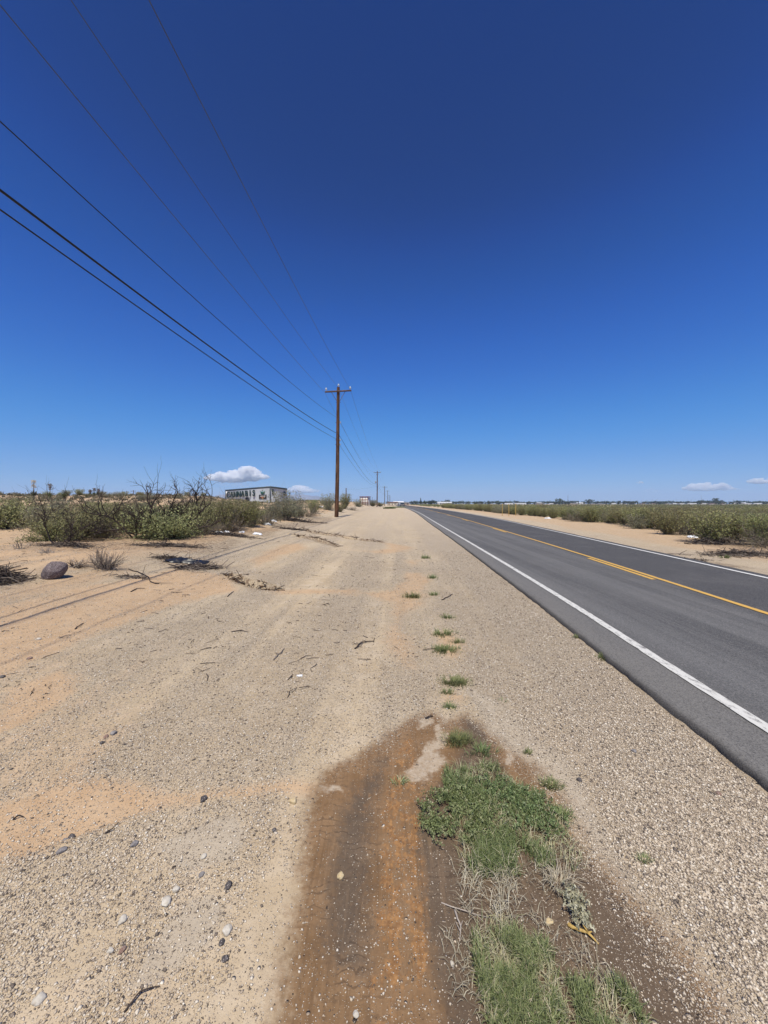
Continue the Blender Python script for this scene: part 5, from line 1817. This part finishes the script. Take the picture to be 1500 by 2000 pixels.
for a in ((325, 1764, 17, 'white', 'flat white stone with a hole like mark, beside the pale bare soil patch'), (397, 1562, 13, 'dark', 'dark angular stone at the edge of the orange sand tongue'),
          (573, 1565, 15, 'yellow', 'yellowish block shaped stone near the damp soil'), (536, 1622, 9, 'dark', 'dark grey stone left of the damp soil edge'),
          (140, 1637, 12, 'dark', 'black stone at the lower rim of the orange sand, right of two'), (128, 1640, 10, 'grey', 'grey stone at the lower rim of the orange sand, left of two'),
          (120, 1666, 13, 'grey', 'grey stone just below the rim of the orange sand'), (263, 1652, 11, 'grey', 'grey angular stone on gravel below the orange sand'),
          (223, 1434, 11, 'grey', 'grey stone at the head of a small trail of stones'), (207, 1441, 10, 'brown', 'brown stone in the small trail of stones'),
          (199, 1452, 8, 'dark', 'small dark stone ending the trail of stones'), (446, 1730, 13, 'dark', 'pointed dark stone right above the pale soil patch'),
          (394, 1708, 10, 'grey', 'grey stone above and left of the pointed dark one'), (343, 1738, 11, 'white', 'white stone above the flat white one'),
          (240, 1800, 13, 'white', 'white quartz stone left of the pale soil patch'), (239, 1858, 10, 'brown', 'brown purple stone left below the pale soil patch'),
          (216, 1860, 9, 'white', 'small white stone next to the brown purple one'), (443, 1820, 15, 'white', 'big white stone at the right edge of the pale soil patch'),
          (440, 1875, 10, 'dark', 'dark oval stone below the big white one'), (433, 1842, 10, 'dark', 'dark long stone between the pale soil and the big white stone'),
          (78, 1952, 16, 'white', 'white stone low in the left corner'), (398, 1673, 9, 'white', 'white flat pebble on the smooth grey soil'),
          (1132, 1523, 10, 'dark', 'single black stone on the smooth sandy strip'), (1238, 1470, 9, 'grey', 'blue grey stone on the roadside gravel'),
          (1072, 1795, 12, 'yellow', 'pale yellow stone on the mud among the grass'), (665, 1703, 11, 'yellow', 'tan stone on the dark mud strip left of the rusty wheel track'),
          (883, 1876, 7, 'white', 'white round pebble on the mud left of the grass'), (695, 1976, 9, 'white', 'white pebble low on the brown damp soil'),
          (75, 1278 - 28, 9, 'white', 'white stone on the sand left of the stick'), (58, 1287, 9, 'brown', 'brown stone below the white one near the left edge'),
          (5, 1323, 9, 'dark', 'dark flat stone at the very left edge on the sand'), (56, 1241 + 46, 7, 'dark', 'small dark stone touching the brown one near the left edge'),
          (1404, 1552, 9, 'brown', 'dark brown stone on the gravel at the right'), (975, 1690 - 30, 7, 'white', 'white pebble inside the grass patch')):
    stone(*a)


# ------------------------------------------------------------------ gravel: loose small stones over the near ground
def gravel():
    r = np.random.default_rng(77)
    oct_v = np.array([(1, 0, 0), (-1, 0, 0), (0, 1, 0), (0, -1, 0), (0, 0, 1), (0, 0, -1.0)])
    oct_f = np.array([(0, 2, 4), (2, 1, 4), (1, 3, 4), (3, 0, 4), (2, 0, 5), (1, 2, 5), (3, 1, 5), (0, 3, 5)])
    n = 1300000
    # denser close by: roughly even in the picture
    y = 1.0 * np.exp(r.random(n) * math.log(13.0))
    x = (r.random(n) * 2 - 1) * y * 1.06
    keep = (x < edge_x(y) - .05)
    x, y = x[keep], y[keep]
    wet, sand, grav, clay, rust, deb, pale, fine = masks(x, y)
    clump = vnoise(x * 2.2, y * 2.2, 401) * .6 + vnoise(x * 6, y * 6, 402) * .4
    pr = np.clip(grav * (.25 + 1.3 * clump) + .011 * wet, 0, 1) * .85
    k = r.random(len(x)) < pr
    x, y, wet = x[k], y[k], wet[k]
    m = len(x)
    size = (.0015 + .0055 * r.random(m) ** 4.0) * (1 + .10 * y)
    near_edge = ss(2.2, .6, edge_x(y) - x)
    size *= 1 + .12 * near_edge
    size *= 1 - .35 * wet
    z = H0(x, y) + relief(x, y)
    V = oct_v[None] * size[:, None, None] * r.uniform(.6, 1.25, (m, 1, 3)) + r.normal(0, .16, (m, 6, 3)) * size[:, None, None]
    V[:, :, 2] *= .72
    a = r.uniform(0, 6.28, m); ca, sa = np.cos(a)[:, None], np.sin(a)[:, None]
    X = V[:, :, 0] * ca - V[:, :, 1] * sa; Y = V[:, :, 0] * sa + V[:, :, 1] * ca
    V = np.stack([X + x[:, None], Y + y[:, None], V[:, :, 2] + (z + size * .30)[:, None]], -1)
    F = (oct_f[None] + (np.arange(m) * 6)[:, None, None]).reshape(-1, 3)
    k_ = NT('gravel_stone', .9, .2)
    rr = k_.attr('rnd').outputs['Fac']
    c = k_.ramp(rr, [(0, (.09, .075, .065)), (.08, (.19, .15, .12)), (.16, (.40, .32, .235)), (.5, (.54, .445, .33)), (.8, (.64, .55, .43)), (.95, (.75, .67, .55)), (1, (.86, .81, .71))])
    nn = k_.noise(k_.pos(), 300.0, 3, .6)
    k_.color(k_.mix(k_.math('MULTIPLY', k_.step(nn, .35, .7), .3), c, (.30, .25, .20)))
    t = r.random(m) ** 1.1 * .97
    o = mesh_np('gravel', V.reshape(-1, 3), F, k_.m, None, False, {'rnd': ('FLOAT', np.repeat(t, 6))})
    tag(o, 'loose gravel strewn over the roadside', 'gravel', kind='stuff')
    print('gravel', m)


gravel()


# ------------------------------------------------------------------ sticks and litter
def stick(pts_px, rad, label, mat, side=0, seed=0, lift=.012, name='stick'):
    r = np.random.default_rng(seed)
    rad *= .72
    w = U(pts_px)
    t = np.linspace(0, 1, 9)
    tt_ = np.linspace(0, 1, len(w))
    X, Y = np.interp(t, tt_, w[:, 0]), np.interp(t, tt_, w[:, 1])
    L = math.hypot(X[-1] - X[0], Y[-1] - Y[0])
    P = np.c_[X + r.normal(0, .012 * L, 9), Y + r.normal(0, .012 * L, 9), H(X, Y) + rad * .7 + lift * np.sin(t * 3.1)]
    c = P[0].copy()
    root = empty(name, c); tag(root, label, 'stick')
    Acc().tube(P - c, np.linspace(rad * 1.2, rad * .5, 9), 6).build('stem', mat, root, True)
    for q in range(side):
        i = r.integers(2, 7); d = np.array([r.normal(), r.normal(), abs(r.normal()) * .25]); d /= np.linalg.norm(d)
        Acc().tube(np.array([P[i], P[i] + d * L * .12, P[i] + d * L * .26 + r.normal(0, .01, 3)]) - c, (rad * .7, rad * .5, rad * .25), 5).build('side_twig', mat, root)


stick([(693, 1268), (705, 1257), (730, 1252)], .011, 'knobbly dark stick lying on the gravel in the middle distance', M['bark'], 2, 1)
stick([(535, 1288), (548, 1277), (555, 1267)], .009, 'short brown stick on the gravel left of the knobbly one', M['greybark'], 1, 2)
stick([(586, 1288), (598, 1283), (608, 1281)], .005, 'thin bent twig on the gravel between two sticks', M['bark'], 0, 3)
stick([(562, 1364), (566, 1354), (577, 1346)], .005, 'curved dark twig on the gravel above the stones', M['bark'], 0, 4)
stick([(452, 1234), (470, 1233), (485, 1235)], .008, 'straight dark twig lying crosswise on the sandy gravel', M['bark'], 1, 5)
stick([(146, 1229), (155, 1224), (163, 1218)], .010, 'dark twig near the left edge below the wire shadows', M['bark'], 0, 6)
stick([(116, 1246), (130, 1242), (140, 1240)], .008, 'reddish twig left below the dark twig on the sand', M['greybark'], 0, 7)
stick([(256, 1157), (268, 1152), (282, 1150)], .012, 'dark curved stick on the sand right of the boulder', M['bark'], 0, 8)
stick([(254, 1112), (275, 1120), (296, 1140), (310, 1142)], .016, 'long bent branch on the pebbly hump right of the bleached shrub', M['bark'], 2, 9)
stick([(445, 1166), (452, 1158), (457, 1153)], .010, 'small slanted twig just below the washed out gully', M['bark'], 0, 10)
stick([(243, 1978), (275, 1944), (312, 1927)], .0042, 'thin dark root curving over the ground low on the left', M['bark'], 0, 11)
stick([(205, 1572 + 60), (220, 1625), (232, 1610)], .004, 'thin twig on gravel below the orange sand', M['bark'], 0, 12)
stick([(25, 1602), (36, 1598), (48, 1597)], .005, 'short reddish twig on the smooth orange sand', M['bark'], 0, 13)
stick([(888, 1772), (895, 1792), (900, 1812), (897, 1833)], .0055, 'pale bleached forked twig on the mud left of the grass', M['palebark'], 2, 14)
stick([(864, 1760), (890, 1772), (930, 1785), (960, 1788)], .003, 'long straw stalk leading from the mud into the grass', M['palebark'], 0, 15)
stick([(831, 1402), (838, 1400), (846, 1397)], .008, 'stubby dark twig at the top of the damp patch', M['bark'], 2, 16)
stick([(862, 1172), (878, 1166), (884, 1160)], .010, 'small dark twig right of the nearest grass on the far verge', M['bark'], 1, 17)
# broken root crown of a weed, ochre coloured, lying on the mud
M['ochre_root'] = plain('ochre_root', (.46, .31, .10), .8, .2, .3, 60)
stick([(1112, 1803), (1128, 1816), (1150, 1824), (1168, 1840)], .009, 'thick ochre yellow root of an uprooted weed on the mud', M['ochre_root'], 2, 18, name='uprooted_weed')

M['plastic_black'] = plain('black_plastic', (.015, .016, .02), .35, .5, .2, 4)
M['plastic_white'] = plain('white_plastic', (.74, .75, .77), .45, .4, .08, 9)


def sheet(name, px, py, w, d, h, mat, label, cat, seed, col=26):
    """crumpled sheet lying on the ground, folded over on itself"""
    r = np.random.default_rng(seed)
    x, y = unproj(px, py)
    u, v = np.meshgrid(np.linspace(-1, 1, col), np.linspace(-1, 1, col))
    o1, o2 = r.uniform(0, 50, 2)
    rr = np.clip(1.1 - np.maximum(np.abs(u + .25 * fbm(v * 2 + o1, u * 0, seed)), np.abs(v + .3 * fbm(u * 2, v * 0 + o2, seed + 1))), 0, 1)
    X = u * w / 2 * (1 + .2 * fbm(v * 1.5 + o1, u * 1.5, seed + 2)); Y = v * d / 2 * (1 + .3 * fbm(u * 2 + o2, v, seed + 3))
    Z = h * ss(0, .5, rr) * (.5 + .5 * fbm(u * 1.6 + o1, v * 1.2 + o2, seed + 4, 3) + .35 * np.abs(fbm(u * 3.5 + o1, v * 2.5 + o2, seed + 5, 2))) + .006
    Z = Z + H(x + X, y + Y) - hz(x, y)
    V = np.stack([X, Y, Z], -1).reshape(-1, 3)
    V2 = V - np.array([0, 0, .004])
    n = col
    i = (np.arange(n - 1)[:, None] * n + np.arange(n - 1)[None]).ravel()
    F = np.stack([i, i + 1, i + n + 1, i + n], -1)
    a = Acc().add(V, F).add(V2, F[:, ::-1])
    o = a.build(name, mat)
    o.location = (x, y, hz(x, y))
    tag(o, label, cat)


sheet('plastic_sheet', 366, 1099, 1.05, .42, .13, M['plastic_black'], 'crumpled black plastic sheet half buried in the sand', 'litter', 1)
LG = None
for q, (px, py, w, lab) in enumerate(((428, 1041, .34, 'white plastic rag under the olive creosote, leftmost of the litter row'), (443, 1040, .22, 'small white scrap next right to the leftmost rag'),
                                      (472, 1040, .24, 'grey white scrap below the right hand olive creosote'), (503, 1044, .40, 'flat white scrap at the right end of the litter row'),
                                      (522, 1025, .46, 'bright white crumpled bag under the low dry shrub'), (534, 1018, .4, 'second white bag just behind the bright one'),
                                      (186, 1046, .28, 'white scrap caught low in the mesquite behind the boulder'), (627, 990, .6, 'white scrap up on the bank left of the nearest pole'),
                                      (1191, 1019, .6, 'pale blue white bag caught in the shrubs beyond the road'), (1019, 1004, .7, 'white scrap at the foot of the shrubs near the yellow posts'),
                                      (1070, 1013, .6, 'white scrap on the verge right of the yellow posts'), (1352, 1050, .4, 'white scrap under the biggest creosote beyond the road'))):
    sheet('plastic_litter', px, py, w, w * .6, .14 * w + .06, M['plastic_white'], lab, 'litter', 20 + q, 12)
# small flat white scrap on the gravel
sheet('paper_scrap', 585, 1319, .055, .03, .012, M['plastic_white'], 'tiny white paper scrap on the gravel in the middle distance', 'litter', 50, 8)


# ------------------------------------------------------------------ grass
M['grass'] = leaf_mat('grass_blade', [(0, (.10, .125, .045)), (.3, (.20, .24, .095)), (.58, (.30, .335, .16)), (.75, (.40, .385, .22)), (1, (.58, .51, .36))], trans=.25, objvar=.08)
M['weed'] = leaf_mat('weed_leaf', [(0, (.11, .155, .06)), (.5, (.205, .27, .11)), (1, (.37, .40, .23))], trans=.2, objvar=.05)
M['straw'] = leaf_mat('straw', [(0, (.27, .25, .17)), (.5, (.42, .385, .27)), (1, (.60, .55, .42))], trans=.1, objvar=.05)


def blades(acc, x, y, r, length, width, lean, tone, flat=0.0, cdir=None):
    n = len(x)
    z = H(x, y)
    an = r.uniform(0, 2 * math.pi, n) if cdir is None else cdir + r.normal(0, .7, n)
    L = length * r.uniform(.5, 1.3, n); le = np.clip(r.normal(lean, .28, n), .05, 1.5)
    dx, dy = np.cos(an), np.sin(an)
    p0 = np.c_[x, y, z - .003]
    h1 = np.c_[dx * np.sin(le * .5), dy * np.sin(le * .5), np.cos(le * .5)]
    h2 = np.c_[dx * np.sin(np.minimum(le * 1.35, 1.75)), dy * np.sin(np.minimum(le * 1.35, 1.75)), np.cos(np.minimum(le * 1.35, 1.75))]
    p1 = p0 + h1 * (L * .5)[:, None]; p2 = p1 + h2 * (L * .5)[:, None]
    p2[:, 2] = np.maximum(p2[:, 2], z + .003); p1[:, 2] = np.maximum(p1[:, 2], z + .003)
    sa = an + r.normal(math.pi / 2, .5, n)
    s = np.c_[np.cos(sa), np.sin(sa), r.normal(0, .25, n)] * (width * r.uniform(.7, 1.3, n))[:, None]
    V = np.stack([p0 - s * .5, p0 + s * .5, p1 - s * .42, p1 + s * .42, p2], 1).reshape(-1, 3)
    i = np.arange(n)[:, None] * 5
    F = np.concatenate([i + np.array([[0, 1, 3]]), i + np.array([[0, 3, 2]]), i + np.array([[2, 3, 4]])])
    acc.add(V, F, np.repeat(np.clip(tone + r.normal(0, .13, n), 0, 1), 5))


def in_poly(poly, n, r, hole=None, clump=5.0, seed=0, thr=.42):
    poly = np.asarray(poly)
    lo, hi = poly.min(0), poly.max(0)
    out = []
    while sum(map(len, out)) < n:
        p = lo + (hi - lo) * r.random((n * 3, 2))
        m = poly_mask(poly, p[:, 0] + .05 * fbm(p[:, 0] * 9, p[:, 1] * 9, 501), p[:, 1] + .05 * fbm(p[:, 0] * 9, p[:, 1] * 9, 502), .05)
        c = vnoise(p[:, 0] * clump, p[:, 1] * clump, 510 + seed) * .65 + vnoise(p[:, 0] * clump * 3, p[:, 1] * clump * 3, 511 + seed) * .35
        k = r.random(len(p)) < m * ss(thr - .12, thr + .15, c)
        out.append(p[k])
    return np.concatenate(out)[:n]


r7 = np.random.default_rng(707)
G1 = U([(878, 1502), (960, 1492), (1010, 1530), (1064, 1562), (1108, 1608), (1124, 1660), (1112, 1684), (1064, 1678), (1030, 1640), (1040, 1596), (1010, 1590), (1000, 1640), (1004, 1700), (930, 1708), (898, 1664), (884, 1610), (905, 1560), (872, 1540)])
G2 = U([(945, 1800), (985, 1790), (1030, 1840), (1075, 1860), (1090, 1900), (1080, 1965), (1000, 2010), (962, 1995), (938, 1930), (932, 1850)])
G2B = U([(1085, 1925), (1150, 1928), (1205, 1912), (1258, 1985), (1290, 2130), (1090, 2150), (985, 2140), (980, 2040), (1075, 1985)])
G3 = U([(890, 1690), (1000, 1690), (1000, 1760), (1010, 1800), (935, 1800), (905, 1750)])
a = Acc()
p = in_poly(G1, 7000, r7, seed=1, thr=.48, clump=6); blades(a, p[:, 0], p[:, 1], r7, .062, .0034, .62, .36)
p = in_poly(G1, 1900, r7, seed=2, thr=.3); blades(a, p[:, 0], p[:, 1], r7, .075, .003, .95, .80)
tag(a.build('grass', M['grass']), 'green grass patch growing on the mud beside the leafy weed', 'grass', kind='stuff')
a = Acc()
p = in_poly(G2, 4600, r7, seed=3, thr=.46, clump=7); blades(a, p[:, 0], p[:, 1], r7, .055, .0030, .72, .40)
p = in_poly(G2B, 5200, r7, seed=13, thr=.46, clump=7); blades(a, p[:, 0], p[:, 1], r7, .055, .0030, .72, .36)
p = in_poly(G2B, 900, r7, seed=14, thr=.4); blades(a, p[:, 0], p[:, 1], r7, .06, .0026, 1.0, .80)
p = in_poly(G2, 1500, r7, seed=4, thr=.3); blades(a, p[:, 0], p[:, 1], r7, .06, .0026, 1.0, .80)
tag(a.build('grass', M['grass']), 'green grass patch at the bottom of the picture', 'grass', kind='stuff')
a = Acc()
p = in_poly(G3, 300, r7, seed=5, thr=.35); blades(a, p[:, 0], p[:, 1], r7, .085, .0026, 1.25, .6)
p = in_poly(U([(885, 1660), (1130, 1660), (1130, 1720), (1000, 1760), (900, 1790)]), 170, r7, seed=6, thr=.3); blades(a, p[:, 0], p[:, 1], r7, .09, .0024, 1.4, .5)
p = in_poly(U([(890, 1820), (960, 1800), (960, 2100), (890, 2100)]), 220, r7, seed=7, thr=.3); blades(a, p[:, 0], p[:, 1], r7, .06, .0022, 1.4, .45)
p = in_poly(U([(1020, 1760), (1130, 1850), (1250, 1930), (1200, 1960), (1080, 1870)]), 160, r7, seed=8, thr=.3); blades(a, p[:, 0], p[:, 1], r7, .07, .0022, 1.4, .5)
tag(a.build('dry_grass', M['straw']), 'dead straw coloured grass strands lying on the mud around the patches', 'grass', kind='stuff')


def tuft(px, py, wpx, n, length, label, tone=.36, lean=.75, mat='grass', cat='grass tuft', asp=.7, name='grass_tuft'):
    r = np.random.default_rng(int(px * 7 + py))
    x, y = unproj(px, py)
    rad = wpx / FPX * y * .5
    f = r.normal(0, .5, (n, 2))
    a = Acc()
    X, Y = x + f[:, 0] * rad, y + f[:, 1] * rad * asp
    k_ = vnoise(X * 2.2 / rad, Y * 2.2 / rad, 77) > .27
    X, Y, f = X[k_], Y[k_], f[k_]
    blades(a, X, Y, r, length * .85, .0034 * max(1, y / 3), lean, tone, cdir=np.arctan2(f[:, 1], f[:, 0]))
    tag(a.build(name, M[mat]), label, cat)


tuft(895, 1446, 52, 520, .085, 'spiky green grass tuft at the head of the damp patch')
tuft(940, 1466, 46, 320, .07, 'smaller grass tuft right behind the spiky one')
tuft(888, 1332, 52, 900, .06, 'dense round cushion of grass in the middle of the track', .38)
tuft(868, 1270, 50, 600, .07, 'long dark green grass tuft on the sand, nearer of two', .3)
tuft(865, 1238, 42, 420, .07, 'flat grass tuft behind the long dark green one')
tuft(893, 1254, 24, 160, .07, 'little grass tuft right of the long dark green one')
tuft(806, 1167, 26, 240, .13, 'bushy grass tuft beside the orange wash', .25)
tuft(873, 1207, 22, 120, .09, 'thin grass tuft on the gravel between the wash and the grass')
tuft(878, 1380, 20, 160, .07, 'small bright tuft just above the damp patch')
tuft(872, 1352, 22, 140, .06, 'low tuft at the near side of the round cushion')
tuft(1075, 1534, 40, 240, .055, 'sparse tuft on the brown soil right of the big patch', .35, .95)
tuft(1094, 1590, 40, 260, .055, 'flat tuft close to the right rim of the damp patch', .35, .95)
tuft(1032, 1472, 16, 90, .04, 'tiny green sprout on gravel right of the damp patch')
tuft(782, 1524, 28, 110, .05, 'small pale tuft alone on the brown damp soil', .62, 1.0)
tuft(1258, 1678, 24, 150, .03, 'reddish green seedling tuft on the roadside gravel', .62, .9)
tuft(1090, 1720, 60, 140, .09, 'pale dried tuft on the mud below the big patch', .5, 1.25, 'straw')
tuft(1130, 1246, 22, 120, .06, 'grass tuft at the pavement edge, farther of two', .3)
tuft(1182, 1286, 34, 240, .07, 'grass tuft at the pavement edge, nearer of two', .3)
tuft(830, 1090, 18, 120, .14, 'small tuft on the distant gravel beside the orange sand', .3)
tuft(845, 1129, 18, 100, .12, 'small flat tuft on the gravel below the distant one', .35)
tuft(848, 1162, 16, 80, .10, 'thin tuft right of the bushy tuft by the wash', .35)
tuft(984, 1370, 16, 60, .05, 'little sprout on the smooth sandy strip', .5)
tuft(760, 993.5, 20, 500, .6, 'dark low tuft on the far verge right of the transformer pole', .2)
tuft(777, 991.5, 34, 900, .5, 'yellow green grass strip at the far bend of the road', .62)
tuft(1416, 1090, 20, 110, .14, 'small dark tuft on the sandy verge beyond the road', .2)


# leafy weed: low rosettes of feathery leaves
def weed(poly, n, label, seed, mat='weed'):
    r = np.random.default_rng(seed)
    p = in_poly(U(poly), n, r, seed=seed, thr=.4, clump=9)
    root = empty('leafy_weed', (p[:, 0].mean(), p[:, 1].mean(), hz(p[:, 0].mean(), p[:, 1].mean()))); tag(root, label, 'weed')
    org = np.array(root.location)
    a, s = Acc(), Acc()
    for x, y in p:
        an = r.uniform(0, 6.28); L = r.uniform(.03, .065); z = hz(x, y)
        t = np.linspace(0, 1, 6)
        P = np.c_[x + math.cos(an) * L * t, y + math.sin(an) * L * t, z + .012 + .045 * np.sin(t * 2.0) * r.uniform(.4, 1.0)]
        s.tube(P - org, .0009, 3, caps=False, a=.3)
        C = np.repeat(P[1:], 4, 0) + r.normal(0, .0055, (20, 3))
        a.leaves(C - org, .0135 * r.uniform(.7, 1.3, 20), np.tile(np.array([[0, 0, .5]]), (20, 1)), .5, np.clip(.45 + r.normal(0, .22) + r.normal(0, .12, 20), 0, 1), r)
    a.build('leaves', M[mat], root); s.build('stems', M[mat], root)


weed([(822, 1592), (850, 1568), (880, 1552), (930, 1556), (958, 1596), (905, 1640), (878, 1648), (846, 1628)], 400, 'blue green leafy weed on the left side of the grass patch', 5)
weed([(872, 1512), (930, 1505), (990, 1528), (1060, 1566), (1104, 1612), (1080, 1640), (1010, 1596), (940, 1560), (890, 1548)], 230, 'green leafy weed creeping through the upper grass patch', 6)
weed([(1104, 1752), (1122, 1752), (1150, 1790), (1150, 1806), (1118, 1800)], 40, 'greyish wilted leafy sprig beside the ochre root', 7, 'straw')
